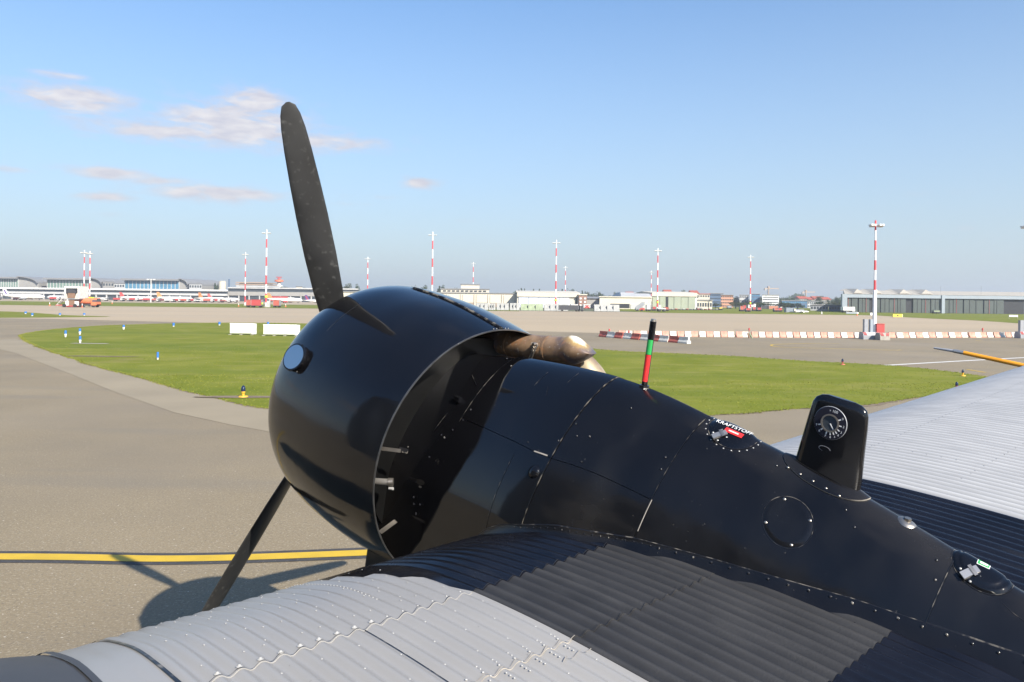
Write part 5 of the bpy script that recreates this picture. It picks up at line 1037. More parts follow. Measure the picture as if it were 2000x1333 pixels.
# people (far, tiny)
def person(px, yb, shirt, trousers, label):
    x, Y = gnd(px, yb); bm = bpy.data.meshes.new('person'); 
    V_ = [(0, 0, .92), (0, 0, 1.15), (0, 0, 1.42), (0, 0, 1.52), (0, 0, 1.66), (-.1, 0, .88), (-.12, .03, .48), (-.12, 0, .08), (.1, 0, .88), (.13, -.03, .48), (.14, 0, .08), (-.19, 0, 1.40), (-.25, 0, 1.12), (-.24, -.1, .88), (.19, 0, 1.40), (.25, 0, 1.12), (.24, -.1, .88)]
    E_ = [(0, 1), (1, 2), (2, 3), (3, 4), (0, 5), (5, 6), (6, 7), (0, 8), (8, 9), (9, 10), (2, 11), (11, 12), (12, 13), (2, 14), (14, 15), (15, 16)]
    rad = [.15, .14, .16, .06, .11, .10, .07, .05, .10, .07, .05, .07, .05, .04, .07, .05, .04]
    bm.from_pydata(V_, E_, []); bm.update(); o_ = bpy.data.objects.new('person', bm); COL.objects.link(o_); o_.location = (x, Y, 0); md = o_.modifiers.new('s', 'SKIN')
    for i, v_ in enumerate(bm.skin_vertices[0].data if bm.skin_vertices else []): v_.radius = (rad[i], rad[i])
    o_.modifiers.new('b', 'SUBSURF').levels = 1
    bm.materials.append(M[trousers]); tag(o_, label, 'person')
    MB().rings([[(.18 * s_ * math.cos(a_), .13 * s_ * math.sin(a_), z_) for a_ in np.linspace(0, 2 * math.pi, 12, endpoint=False)] for z_, s_ in ((.9, 1.0), (1.15, 1.05), (1.40, 1.25), (1.50, .5))]).build('vest', M[shirt], o_)
    return o_
person(512, 601.5, 'hi_vis', 'dark_metal', 'person in a yellow high-visibility vest standing left of the tall mast')
# red vehicles, low carts along the terminal
spec = [(-10, 8, 'red_paint', 'box'), (35, 5, 'red_paint', 'flat'), (108, 6, 'red_paint', 'box'), (290, 6, 'red_paint', 'box'), (303, 5, 'barrier_red', 'box'), (318, 6, 'red_paint', 'flat'), (332, 5, 'white_paint', 'box'), (376, 5, 'red_paint', 'box'), (408, 6, 'barrier_red', 'box'), (422, 6, 'red_paint', 'box'), (441, 6, 'red_paint', 'flat'), (232, 6, 'red_paint', 'box'), (246, 5, 'barrier_red', 'flat'), (200, 7, 'white_paint', 'box'), (262, 5, 'red_paint', 'box'), (279, 5, 'red_paint', 'flat'), (346, 5, 'red_paint', 'box'), (362, 5, 'barrier_red', 'box'), (392, 5, 'white_paint', 'flat'), (455, 5, 'white_paint', 'box')]
where = ['at the photo edge below the leftmost hall', 'under the nose of the purple-tailed airliner', 'left of the boarding bridge cab', 'just left of the pale lamp post', 'just right of the pale lamp post', 'second right of the lamp post', 'third right of the lamp post', 'nose-on to the airliner before the tank', 'left of the orange-striped airliner', 'under the orange-striped airliner', 'right of the orange-striped airliner', 'first right of the two leftmost masts', 'second right of the two leftmost masts', 'white, between the masts and the blue hall', 'left of the blue hall corner', 'between blue hall corner and lamp post', 'below the middle of the blue hall', 'below the right end of the blue hall', 'below the tree gap left of the tank', 'before the chimney foot']
for (px, Lm, mm, kd), wh in zip(spec, where): truck(px, 0, Lm * .75, 1.6, mm, 'white_dirty',  '%s service truck at the terminal %s' % ({'red_paint': 'red', 'barrier_red': 'dull red', 'white_paint': 'white'}[mm], wh.replace('white, ', '')), 'service truck', kd, Y=355 + (px * 7) % 23, group='service trucks along the terminal')
# centre apron equipment
for px, lab in ((1075.5, 'left lime-green box beside the tall mast'), (1081, 'right lime-green box beside the tall mast')): cart(px, 605.5, .62, 1.0, 'hi_vis', lab, 'lime_box', 'equipment box')
def steps(px, yb, s_, mm, label, flip=1, rise=3.0, base='red_paint'):
    x, Y = gnd(px, yb); t_ = thing('boarding_stairs', (x, Y, 0), label, 'boarding stairs'); n = 9; run = rise * 1.05
    for sd_ in (-.8, .8): MB().add([(flip * -run / 2, sd_, .3), (flip * (-run / 2 + .7), sd_, .3), (flip * (run / 2 + .5), sd_, rise * .93), (flip * (run / 2 + .5), sd_, rise * 1.32), (flip * (run / 2 - .2), sd_, rise * 1.32), (flip * -run / 2, sd_, 1.1)] + [(flip * -run / 2, sd_ + .05, .3), (flip * (-run / 2 + .7), sd_ + .05, .3), (flip * (run / 2 + .5), sd_ + .05, rise * .93), (flip * (run / 2 + .5), sd_ + .05, rise * 1.32), (flip * (run / 2 - .2), sd_ + .05, rise * 1.32), (flip * -run / 2, sd_ + .05, 1.1)], [(0, 1, 2, 3, 4, 5), (6, 11, 10, 9, 8, 7)] + [(i, 6 + i, 6 + (i + 1) % 6, (i + 1) % 6) for i in range(6)]).build('side_panel', M[mm], t_)
    for i in range(n): MB().box(*sorted((flip * (-run / 2 + run * i / n), flip * (-run / 2 + run * (i + 1) / n))), -.8, .8, .3 + rise * .9 * i / n, .36 + rise * .9 * i / n).build('step', M['grey_light'], t_)
    MB().box(*sorted((0, flip * (run / 2 + .5))), -.7, .7, .3, .95).build('truck_base', M[base], t_); wheels(t_, (-run * .25, run * .35), .7, .28)
    for sx in (.1, .45): MB().box(flip * run * sx - .05, flip * run * sx + .05, -.6, .6, .9, rise * (.45 + sx)).build('support', M['white_dirty'], t_)
steps(1248, 608, 1, 'grey_metal', 'grey boarding stairs on a red base left of the white loader', 1, 2.1)
cart(1266, 608, 1.3, 1.9, 'white_dirty', 'white loader box between boarding stairs and masts', 'cargo_loader', 'cargo loader'); cart(1277, 607.5, 1.1, 1.2, 'red_paint', 'small red cart between the short and tall masts by the stairs', group='red carts by the stairs')
truck(1292, 609, 2.2, 1.0, 'white_paint', 'white_paint', 'small white pickup right of the mast by the stairs', 'pickup', 'flat'); cart(1301, 608, 1.4, 1.15, 'barrier_red', 'red cart behind the small white pickup', group='red carts by the stairs')
steps(1094, 606, 1, 'white_dirty', 'low white conveyor steps right of the lime-green boxes', 1, 1.1, 'brown'); steps(1104, 606, 1, 'cream_dark', 'brown conveyor steps left of the red fire trucks', -1, 1.1, 'brown')
for px, lab in ((1122, 'left red truck with white window frame before the brick block'), (1146.5, 'right red truck with white window frame before the grey shed')):
    x, Y = gnd(px, 603.5); t_ = thing('fire_truck', (x, Y, 0), lab, 'fire truck', rz=R(-90), group='red trucks facing the apron'); k = Y / 1500
    MB().box(-5.5, 0, -5.5 * k, 5.5 * k, .3, 8.5 * k).build('body', M['red_paint'], t_); MB().box(-.01, .12, -4.6 * k, 4.6 * k, 6.8 * k, 8.6 * k).build('windscreen', M['white_dirty'], t_)
    for s_ in (-1, 1): MB().box(-.01, .15, s_ * 3.2 * k - .13, s_ * 3.2 * k + .13, 4.2 * k, 5.4 * k).build('headlight', M['white_paint'], t_); MB().box(-5.6, .05, s_ * 5.6 * k - .12, s_ * 5.6 * k + .12, 2 * k, 9 * k).build('side_rail', M['white_paint'], t_)
    MB().box(-.2, .1, -5.2 * k, 5.2 * k, .2, 1.6 * k).build('bumper', M['barrier_red'], t_); wheels(t_, (-4.5, -1), 5 * k - .1, .4)
cart(1112, 0, 6.0, 1.6, 'dark_metal', 'dark flat trailer left of the red trucks', 'trailer', 'trailer', Y=212); cart(1134, 0, 1.4, 1.5, 'dark_metal', 'dark box between the two red trucks', 'equipment_box', 'equipment box', Y=212)
# dolly row
for k in range(14):
    px = 1306 + k * 7.2; x, Y = gnd(px, 606.2); t_ = thing('cargo_dolly', (x, Y, 0), ['first', 'second', 'third', 'fourth', 'fifth', 'sixth', 'seventh', 'seventh', 'sixth', 'fifth', 'fourth', 'third', 'second', 'first'][k] + ' low cargo dolly from the %s end of the dolly row' % ('left' if k < 7 else 'right'), 'cargo dolly', group='cargo dollies in a row'); MB().box(-.42, .42, -.7, .7, .22, .32).build('platform', M['dark_metal'], t_); MB().box(-.40, .40, -.6, .6, .32, .42 + .06 * (k % 3)).build('roller_deck', M[('grey_metal', 'grey_light', 'barrier_red')[k % 3 if k % 5 else 2]], t_); wheels(t_, (-.25, .25), .6, .14)
x, Y = gnd(1345.5, 605); t_ = thing('small_tug', (x, Y, 0), 'dark little tug with white roof among the dollies', 'tug'); MB().box(-.7, .7, -.6, .6, .2, .8).build('body', M['dark_metal'], t_); MB().box(-.3, .3, -.4, .4, 1.2, 1.35).build('roof', M['white_paint'], t_); MB().box(-.25, .25, -.3, .3, .8, 1.2).build('cab', M['glass_dark'], t_); wheels(t_, (-.45, .45), .6, .25)
cart(1365, 605.5, 1.6, .95, 'grey_light', 'pale covered dolly in the dolly row', 'covered_dolly', 'covered dolly')
cart(1407, 606, 1.2, .9, 'sign_yellow', 'yellow cart at the right end of the dolly row', 'yellow_cart', 'cart'); cart(1424, 603.5, 1.8, 1.2, 'pale_wall', 'pale blue equipment box on the far grass edge', 'equipment_box', 'equipment box')
# red group
G_ = 'red ground carts round the mast'
for px, yb, Lm, Hm, mm, lab in ((1448, 608.5, 1.2, 1.7, 'barrier_red', 'dark red cart leftmost of the group round the mast'), (1453.5, 607.5, 1.0, 1.9, 'red_paint', 'tall red cart second from left in the group round the mast'), (1460.5, 609.5, 1.4, 1.1, 'red_paint', 'low red cart in front of the mast foot'), (1472, 608, 1.0, 1.3, 'red_paint', 'red cart just right of the mast foot in the red group'), (1482, 608.5, 1.3, 1.2, 'red_paint', 'rightmost red cart of the group round the mast'), (1515, 609.5, 1.4, 1.1, 'barrier_red', 'dull red cart right of the brick-red container'), (1522.5, 609.5, 1.3, 1.2, 'red_paint', 'red cart left of the blue-grey container')): cart(px, yb, Lm, Hm, mm, lab, group=G_)
cart(1466, 606.5, 2.2, 2.0, 'white_paint', 'white generator unit behind the red carts at the mast', 'generator', 'generator'); cart(1473, 606, .9, 2.3, 'white_paint', 'white upright cabinet right of the generator', 'cabinet', 'cabinet')
def container(px, yb, wpx, hpx, mm, label, Y=None):
    if Y is None: x, Y = gnd(px, yb)
    else: x = X(px, Y)
    k = Y / 1500; t_ = thing('container', (x, Y, 0), label, 'container'); W2 = wpx * k / 2; H_ = hpx * k; MB().box(-W2, W2, 0, 2.2, .12, H_).build('body', M[mm], t_); MB().box(-W2 - .04, W2 + .04, -.05, 2.25, H_, H_ + .08).build('roof', M['grey_metal'], t_)
    n = max(3, int(wpx / 2))
    for i in range(n): MB().box(-W2 + 2 * W2 * (i + .3) / n, -W2 + 2 * W2 * (i + .6) / n, -.06, 0.0, .2, H_ - .1).build('side_rib', M[mm], t_)
    for s_ in (-1, 1): MB().box(s_ * W2 - .06, s_ * W2 + .06, -.08, 0, 0, H_).build('corner_post', M['grey_metal'], t_)
container(1494.5, 604, 15, 7, 'dark_metal', 'dark container left of the brick-red one'); container(1511, 604.5, 18, 6.5, 'container_red', 'brick-red container between dark container and white box'); container(1527, 604, 9, 8.5, 'white_paint', 'white box container right of the brick-red one')
container(1543, 611, 14, 8.5, 'pale_wall', 'blue-grey container on the apron edge before the white plane'); container(1562, 611.5, 15, 6.5, 'grey_metal', 'dark grey container below the parked white plane')
truck(1656, 0, 3.8, 1.9, 'white_paint', 'white_paint', 'white van parked at the left end of the dark hangar', 'van', Y=250); cart(1828, 0, 2.0, 1.0, 'deflector_green', 'low green cart at the white pier of the hangar', 'green_cart', 'cart', Y=252)
# ---- aircraft
def airliner(px, Y, Lm, heading, tailm, bodym, label, tail2=None, name='airliner', cat='airliner', dz=0, eng='white_dirty'):
    x = X(px, Y); t_ = thing(name, (x, Y, 0), label, cat, rz=heading, group='aircraft parked at the terminal' if cat == 'airliner' else None); r_ = Lm * .052; zc_ = r_ * 1.75; tt_ = np.linspace(0, 2 * np.pi, 16, endpoint=False); rg = []
    for q_, s_, dz_ in ((0, .05, -.15), (.03, .45, -.08), (.08, .8, 0), (.14, 1, 0), (.65, 1, 0), (.82, .72, .22), (.93, .4, .45), (1, .12, .6)): rg.append([(Lm / 2 - q_ * Lm, r_ * s_ * math.cos(a_), zc_ + r_ * dz_ + r_ * s_ * math.sin(a_)) for a_ in tt_])
    MB().rings(rg, cap0=True, cap1=True).build('fuselage', M[bodym], t_)
    MB().prof([(0, 0)], 0, 0) if False else None
    f_ = [(-Lm * .36, zc_ + r_ * .8), (-Lm * .50, zc_ + r_ * .75), (-Lm * .52, zc_ + Lm * .185), (-Lm * .455, zc_ + Lm * .185)]
    v_ = [(a_, -.15, b_) for a_, b_ in f_] + [(a_, .15, b_) for a_, b_ in f_]; MB().add(v_, [(0, 1, 2, 3), (7, 6, 5, 4), (0, 4, 5, 1), (1, 5, 6, 2), (2, 6, 7, 3), (3, 7, 4, 0)]).build('tail_fin', M[tailm], t_)
    if tail2: g_ = [(-Lm * .40, zc_ + r_ * .85), (-Lm * .44, zc_ + r_ * .85), (-Lm * .50, zc_ + Lm * .15), (-Lm * .47, zc_ + Lm * .16)]; v_ = [(a_, -.17, b_) for a_, b_ in g_] + [(a_, .17, b_) for a_, b_ in g_]; MB().add(v_, [(0, 1, 2, 3), (7, 6, 5, 4), (0, 4, 5, 1), (1, 5, 6, 2), (2, 6, 7, 3), (3, 7, 4, 0)]).build('fin_panel', M[tail2], t_)
    for s_ in (-1, 1):
        def wing_(xr, xt, cr_, ct, sp, z0, z1, th_, nm): MB().add([(xr, s_ * r_ * .6, z0 - th_), (xr - cr_, s_ * r_ * .6, z0 - th_), (xt - ct, s_ * sp, z1), (xt, s_ * sp, z1), (xr, s_ * r_ * .6, z0 + th_), (xr - cr_, s_ * r_ * .6, z0 + th_), (xt - ct, s_ * sp, z1 + th_ * .5), (xt, s_ * sp, z1 + th_ * .5)], [(0, 1, 2, 3), (7, 6, 5, 4), (0, 4, 5, 1), (1, 5, 6, 2), (2, 6, 7, 3), (3, 7, 4, 0)]).build(nm, M[bodym if nm == 'wing' else bodym], t_)
        wing_(Lm * .10, -Lm * .12, Lm * .20, Lm * .05, Lm * .44, zc_ - r_ * .5, zc_ + r_ * .1, .25, 'wing'); wing_(-Lm * .40, -Lm * .50, Lm * .09, Lm * .04, Lm * .16, zc_ + r_ * .4, zc_ + r_ * .6, .12, 'tailplane')
        MB().cyl((Lm * .12, s_ * Lm * .15, zc_ - r_ * .95), (Lm * .0, s_ * Lm * .15, zc_ - r_ * .95), r_ * .52, r_ * .38, 14).build('engine', M[eng], t_)
        MB().box(-Lm * .03, -Lm * .01, s_ * Lm * .08 - .25, s_ * Lm * .08 + .25, 0, zc_ - r_ * .4).build('main_gear', M['dark_metal'], t_)
        MB().box(-Lm * .30, Lm * .38, s_ * (r_ + .001) - .02, s_ * (r_ + .001) + .02, zc_ + r_ * .10, zc_ + r_ * .22).build('window_line', M['grey_metal'], t_)
    MB().box(Lm * .36, Lm * .375, -.2, .2, 0, zc_ - r_ * .7).build('nose_gear', M['dark_metal'], t_); MB().box(Lm * .44, Lm * .462, -r_ * .4, r_ * .4, zc_ + r_ * .25, zc_ + r_ * .5).build('cockpit_window', M['glass_dark'], t_)
    return t_
airliner(47, 372, 20, 0, 'white_paint', 'white_paint', 'white airliner with violet lower tail at the far left', tail2='purple', eng='grey_metal')
airliner(118, 395, 16, R(170), 'red_paint', 'white_paint', 'small white airliner with red and white tail behind the access stairs')
airliner(268, 392, 16, R(15), 'red_paint', 'white_paint', 'white airliner with red fin below the left end of the blue hall')
airliner(342, 388, 17, R(10), 'orange', 'white_paint', 'white airliner with orange fin below the middle of the blue hall')
airliner(415, 384, 17, R(-20), 'orange', 'white_dirty', 'orange-striped airliner before the cream tank')
airliner(437, 392, 15, R(25), 'red_paint', 'white_paint', 'white airliner with red fin half hidden behind the orange-striped one')
airliner(557, 366, 17, R(-4), 'orange', 'white_paint', 'white airliner with bright orange tail right of the tall mast', eng='red_paint')
airliner(627, 330, 14, R(-8), 'purple', 'white_paint', 'white airliner with violet and red tail beside the propeller blade', tail2='red_paint')
airliner(1566, 232, 4.6, R(5), 'white_paint', 'white_paint', 'small white jet parked behind the blue-grey container', name='small_jet', cat='small jet', tail2='red_paint')

# ================================================================== barriers
def barrier_mesh(L_, h=.5, w=.42):
    pr_ = [(-w / 2, 0), (w / 2, 0), (w / 2, .12), (.09, h * .55), (.08, h), (-.08, h), (-.09, h * .55), (-w / 2, .12)]; m_ = MB().prof(pr_, -L_ / 2 + .05, L_ / 2 - .05); me = bpy.data.meshes.new('barrier'); me.from_pydata(m_.v, [], m_.f); me.update(); return me
def barrier_row(q0, q1, n, mats_, labf, group, h=.5, curve=None):
    a_, b_ = np.array(gnd(*q0)), np.array(gnd(*q1)); L_ = np.linalg.norm(b_ - a_) / n; ang = math.atan2(*(b_ - a_)[::-1]); ms = {}
    for mm in set(mats_): me = barrier_mesh(L_, h); me.materials.append(M[mm]); ms[mm] = me
    for k in range(n):
        mm = mats_[k % len(mats_)]; o_ = bpy.data.objects.new('barrier', ms[mm]); COL.objects.link(o_); p = a_ + (b_ - a_) * (k + .5) / n; o_.location = (p[0] + rng.randn() * .02, p[1] + rng.randn() * .05, 0.0); o_.rotation_euler = (0, 0, ang + rng.randn() * .012); tag(o_, labf(k, mm), 'barrier', group)
ords = ['first', 'second', 'third', 'fourth', 'fifth', 'sixth', 'seventh', 'eighth', 'ninth', 'tenth', 'eleventh', 'twelfth']
barrier_row((1172, 658), (1347, 672), 10, ['barrier_red', 'barrier_white'], lambda k, mm: '%s barrier block, %s from the left in the short front row' % ('dark red' if mm == 'barrier_red' else 'white', ords[k]), 'short front row of barriers', .52)
nth = lambda k, n, rev: ords[((n - 1 - k) if rev else k) // 2]; cn = lambda mm: 'faded red' if mm == 'barrier_pale' else 'white'
barrier_row((1207, 657), (1463, 659), 18, ['barrier_pale', 'barrier_white'], lambda k, mm: '%s %s block of the far barrier row, counted leftwards from the leaning post' % (nth(k, 18, True), cn(mm)), 'far barrier row, left stretch', .50)
barrier_row((1467, 659), (1680, 660), 16, ['barrier_pale', 'barrier_white'], lambda k, mm: '%s %s block of the far barrier row, counted rightwards from the leaning post' % (nth(k, 16, False), cn(mm)), 'far barrier row, middle stretch', .50)
barrier_row((1734, 660), (1986, 659), 20, ['barrier_pale', 'barrier_white'], lambda k, mm: '%s %s block of the far barrier row, counted rightwards from the concrete blocks' % (nth(k, 20, False), cn(mm)), 'far barrier row, right stretch', .50)
def red_lamp(px, yb, yt, label):
    x, Y = gnd(px, yb); h = Z(yt, Y, px); t_ = thing('barrier_lamp', (x, Y, 0), label, 'warning lamp', group='red lamps on the barriers'); MB().cyl((0, 0, .5), (0, 0, h * .75), .035, .035, 8).build('stem', M['barrier_red'], t_); MB().cyl((0, 0, h * .75), (0, 0, h), .09, .06, 10).build('lamp_head', M['red_paint'], t_)
red_lamp(1190, 659.5, 642.5, 'small red lamp on the left end of the short barrier row'); red_lamp(1228, 662.5, 646, 'small red lamp on the short barrier row, second from left'); red_lamp(1463, 658.5, 641, 'small red lamp above the leaning post'); red_lamp(1919, 659, 641, 'small red lamp on the far barrier row near the right edge')
x, Y = gnd(1463, 661); t_ = thing('leaning_post', (x, Y, 0), 'dark leaning post with bent foot in a gap of the far barrier row', 'post'); MB().tube([(0, 0, 0), (-.12, 0, .45)], .07, 8).build('post', M['brown'], t_); MB().tube([(.30, 0, 0), (.05, 0, .42)], .06, 8).build('brace', M['deflector_green'], t_)
# concrete blocks with grey posts at the nearest mast
def block(px, yb, wpx, hpx, mm, label, posts=(), stripes=True):
    x, Y = gnd(px, yb); k = Y / 1500; W2 = wpx * k / 2; H_ = hpx * k; t_ = thing('concrete_block', (x, Y, 0), label, 'concrete block', group='ballast blocks at the masts')
    MB().prof([(-.5, 0), (.5, 0), (.5, H_ * .55), (.34, H_), (-.34, H_), (-.5, H_ * .55)], -W2, W2).build('block', M[mm], t_)
    if stripes:
        for s_ in (-1, 1):
            for j in range(3): xx = s_ * (W2 - .28 + .1 * j); MB().obox((xx, -.438, H_ * .80), (.030, 0, 0), (.04 * s_, .085, .105 * H_ / .45 * .9), (0, -.004, .002)).build('red_stripe', M['red_paint'], t_)
    for dx, w_, h_, mm2 in posts: MB().box(dx * k - w_ * k / 2, dx * k + w_ * k / 2, -.18, .18, H_, H_ + h_ * k).build('upright_post', M[mm2], t_)
block(1697, 663, 31, 14, 'grey_metal', 'dark concrete block with two grey upright posts at the nearest mast', posts=((-7, 7, 25, 'grey_metal'), (3.5, 5, 25, 'pale_wall'))); block(1723.5, 664.5, 19, 14, 'concrete', 'sunlit concrete block right of the nearest mast')
block(1996, 661, 18, 13, 'grey_metal', 'dark concrete block with upright posts at the right photo edge', posts=((-2, 7, 22, 'grey_metal'), (6, 4, 22, 'white_paint')))
x, Y = gnd(1720, 658); t_ = thing('red_bin', (x, Y, 0), 'tall red cabinet behind the sunlit concrete block', 'cabinet'); MB().box(-.38, .38, 0, .6, 0, Z(633.5, Y, 1720)).build('cabinet_body', M['red_paint'], t_); MB().box(-.42, .42, -.04, .64, Z(633.5, Y, 1720), Z(632.5, Y, 1720)).build('cabinet_lid', M['barrier_red'], t_)
# ---- taxiway signs
def sign(px0, px1, yb, yt, n, mm, label, leg=.18, txt=None, depth=.22, frame='white_paint'):
    x0, Y = gnd(px0, yb); x1 = X(px1, Y); h = Z(yt, Y, (px0 + px1) / 2); t_ = thing('taxiway_sign', (x0, Y, 0), label, 'taxiway sign'); W_ = x1 - x0
    for k in range(n): MB().box(W_ * k / n + .01, W_ * (k + 1) / n - .01, -.02, depth, leg, h).build('sign_panel', M[mm], t_)
    MB().box(-.02, W_ + .02, -.03, depth + .02, h, h + .04).build('top_rail', M[frame], t_); MB().box(W_ - .02, W_ + .30 if n > 1 else W_ + .03, -.04, depth + .03, leg * .6, h + .02).build('end_panel', M['white_paint'], t_)
    for k in range(n + 1): MB().cyl((W_ * k / n, depth / 2, 0), (W_ * k / n, depth / 2, leg), .04, .04, 8).build('leg', M['concrete'], t_); MB().box(W_ * k / n - .12, W_ * k / n + .12, -.05, depth + .05, 0.01, .05).build('foot', M['concrete'], t_)
    return t_, W_, h, Y
sign(449, 493, 654.5, 632.8, 2, 'white_paint', 'left white backside of a two-panel taxiway sign on the grass', .15); sign(514.5, 578, 656.5, 635.2, 3, 'white_paint', 'right white backside of a three-panel taxiway sign on the grass', .15)
t_, W_, h_, Y_ = sign(1744, 1763, 620.5, 614.3, 1, 'sign_yellow', 'small yellow taxiway sign on the far grass right of the nearest mast', .1, frame='sign_yellow')
MB().box(W_ * .42, W_ * .58, -.05, -.03, .3, h_ - .15).build('sign_mark', M['black_line'], t_)
sign(1971, 1988, 622.5, 616, 1, 'white_paint', 'small white sign on the far grass near the right edge', .4); sign(1653, 1675, 613.5, 610.3, 2, 'pale_wall', 'long low pale sign with white end before the dark hangar', .05)
sign(1700, 1712, 617, 611.6, 1, 'white_paint', 'small white sign half hidden behind the nearest mast', .1); sign(1604, 1606, 614.5, 609.5, 1, 'white_dirty', 'tiny pale marker board on the far grass left of the dark hangar', .1)
# ---- blue edge markers
def marker(px, yb, yt, label, two=True):
    x, Y = gnd(px, yb); h = Z(yt, Y, px); t_ = thing('edge_marker', (x, Y, 0), label, 'edge marker', group='blue taxiway edge markers'); k = Y / 1500; r_ = 2.1 * k
    MB().cyl((0, 0, 0), (0, 0, h * .28), r_ * .8, r_ * .8, 10).build('foot', M['white_dirty'], t_); MB().cyl((0, 0, h * .28), (0, 0, h * .55), r_, r_, 10).build('reflective_band', M['white_paint' if two else 'blue_marker'], t_); MB().cyl((0, 0, h * .5), (0, 0, h), r_ * 1.03, r_ * 1.0, 10).build('blue_top', M['blue_marker'], t_)
for px, yb, yt, lab, tw in ((128, 659, 646, 'blue and white edge marker leftmost on the near grass tip', True), (156, 654, 642, 'far blue marker of the pair at the grass tip', True), (156.5, 671, 657, 'near blue marker of the pair at the grass tip', True), (241.5, 644, 635, 'blue marker on the far grass edge, right of the tip', True), (339, 638.5, 631, 'blue marker on the far grass edge, left of the white sign', False), (428.5, 636, 629, 'blue marker just left of the white taxiway sign', False), (523.5, 634.5, 629.3, 'blue marker between and behind the two white signs', False), (308, 703, 688, 'blue marker alone in the middle of the grass', False), (50, 613.5, 608.8, 'faint blue marker on the far left grass, leftmost', False), (63, 617.5, 612, 'faint blue marker on the far left grass, second', False), (117, 616.5, 612, 'faint blue marker on the far left grass, third', False), (164.5, 616.5, 612, 'faint blue marker on the far left grass, rightmost', False)): marker(px, yb, yt, lab, tw)
# ---- edge lights
def edge_light(px, yb, hpx, label, base='yellow_base'):
    x, Y = gnd(px, yb); k = Y / 1500; h = hpx * k; t_ = thing('edge_light', (x, Y, 0), label, 'edge light', group='taxiway edge lights'); MB().cyl((0, 0, 0), (0, 0, h * .14), h * .42, h * .36, 16).build('base_plate', M[base], t_); MB().cyl((0, 0, h * .14), (0, 0, h * .36), h * .10, h * .10, 12).build('stem', M[base], t_); MB().cyl((0, 0, h * .36), (0, 0, h * .52), h * .14, h * .17, 14).build('lamp_holder', M[base], t_)
    m_ = MB(); m_.rings([[(r_ * h * math.cos(a_), r_ * h * math.sin(a_), z_ * h) for a_ in np.linspace(0, 2 * math.pi, 14, endpoint=False)] for z_, r_ in ((.52, .17), (.75, .175), (.9, .13), (1.0, .03))], cap1=True); m_.build('lamp_globe', M['blue_glass_lamp'], t_)
edge_light(475, 777, 24, 'dark-globed edge light on a yellow base at the near grass edge'); edge_light(1645.5, 713, 12, 'edge light at the far grass edge above the gauge post', 'barrier_red'); edge_light(1880.5, 735, 13, 'upper edge light at the right tip of the grass'); edge_light(1868.5, 762, 16, 'lower edge light on the right tip of the grass', 'barrier_red')
xe, ye = gnd(475, 777); sheet('bare_earth_patch', smooth_poly([(xe - 1.6, ye - .12), (xe - .4, ye - .28), (xe + 1.0, ye - .1), (xe + 2.2, ye + .15), (xe + .6, ye + .30), (xe - .8, ye + .22)], 4).tolist(), .026, M['dirt'])
xe, ye = gnd(178, 697); sheet('bare_earth_patch', smooth_poly([(xe - 1.2, ye - .1), (xe + .6, ye - .25), (xe + 2.6, ye), (xe + .8, ye + .3), (xe - .8, ye + .25)], 4).tolist(), .026, M['dirt'])
xe, ye = gnd(175, 672); sheet('concrete_pad', [(xe - 1.2, ye - .2), (xe + 1.2, ye - .25), (xe + 1.2, ye + .3), (xe - 1.2, ye + .35)], .026, M['concrete'])

# ================================================================== trees
def tree_mesh(seed, shape, m_i):
    r_ = np.random.RandomState(seed); tr = MB(); tr.tube([(0, 0, 0), (.03, .02, .25), (0, 0, .5)], [.045, .03, .018], 8); 
    for k in range(5): a_ = k * 1.3; tr.tube([(0, 0, .28 + .04 * k), (.18 * math.cos(a_), .18 * math.sin(a_), .5 + .05 * k)], [.014, .006], 5)
    cm = MB(); n = 900; cl_n = 16 if shape != 'cone' else 10; cents = []
    for k in range(cl_n):
        a_ = r_.rand() * 6.28; q_ = r_.rand() ** .5
        if shape == 'round': cents.append((.30 * q_ * math.cos(a_), .30 * q_ * math.sin(a_), .38 + .50 * r_.rand(), .12 + .07 * r_.rand()))
        elif shape == 'wide': cents.append((.48 * q_ * math.cos(a_), .48 * q_ * math.sin(a_), .42 + .38 * r_.rand() * (1 - .5 * q_), .13 + .07 * r_.rand()))
        else: z_ = k / cl_n; cents.append((.16 * (1 - z_) * math.cos(a_), .16 * (1 - z_) * math.sin(a_), .15 + .8 * z_, .15 * (1 - z_) + .03))
    for k in range(n):
        c_ = cents[r_.randint(cl_n)]; d = r_.randn(3); d /= np.linalg.norm(d); p = np.array(c_[:3]) + d * c_[3] * (.65 + .5 * r_.rand()); s_ = .022 + .022 * r_.rand(); u_ = r_.randn(3); u_ /= np.linalg.norm(u_); v_ = np.cross(u_, d + .3 * r_.randn(3)); v_ /= np.linalg.norm(v_) + 1e-9
        cm.add([p - u_ * s_ - v_ * s_ * .6, p + u_ * s_ - v_ * s_ * .5, p + v_ * s_], [(0, 1, 2)])
    def mk(mb, nm, mt): me = bpy.data.meshes.new(nm); me.from_pydata(mb.v, [], mb.f); me.update(); me.materials.append(mt); return me
    return mk(tr, 'trunk', M['trunk']), mk(cm, 'crown', M[m_i])
TM = [tree_mesh(1, 'round', 'leaf'), tree_mesh(2, 'wide', 'leaf'), tree_mesh(3, 'cone', 'leaf'), tree_mesh(4, 'round', 'leaf2'), tree_mesh(5, 'wide', 'leaf2')]
def tree(px, Y, wpx, yt, kind, label):
    x = X(px, Y); h = Z(yt, Y, px); wv = wpx * Y / 1500 / (.8 if kind in (0, 3) else (1.1 if kind in (1, 4) else .34)); t_ = thing('tree', (x, Y, 0), label, 'tree', rz=rng.rand() * 6, group='trees on the horizon'); t_.scale = (wv, wv, h)
    for me, nm in zip(TM[kind], ('trunk', 'crown')): o_ = bpy.data.objects.new(nm, me); COL.objects.link(o_); o_.parent = t_
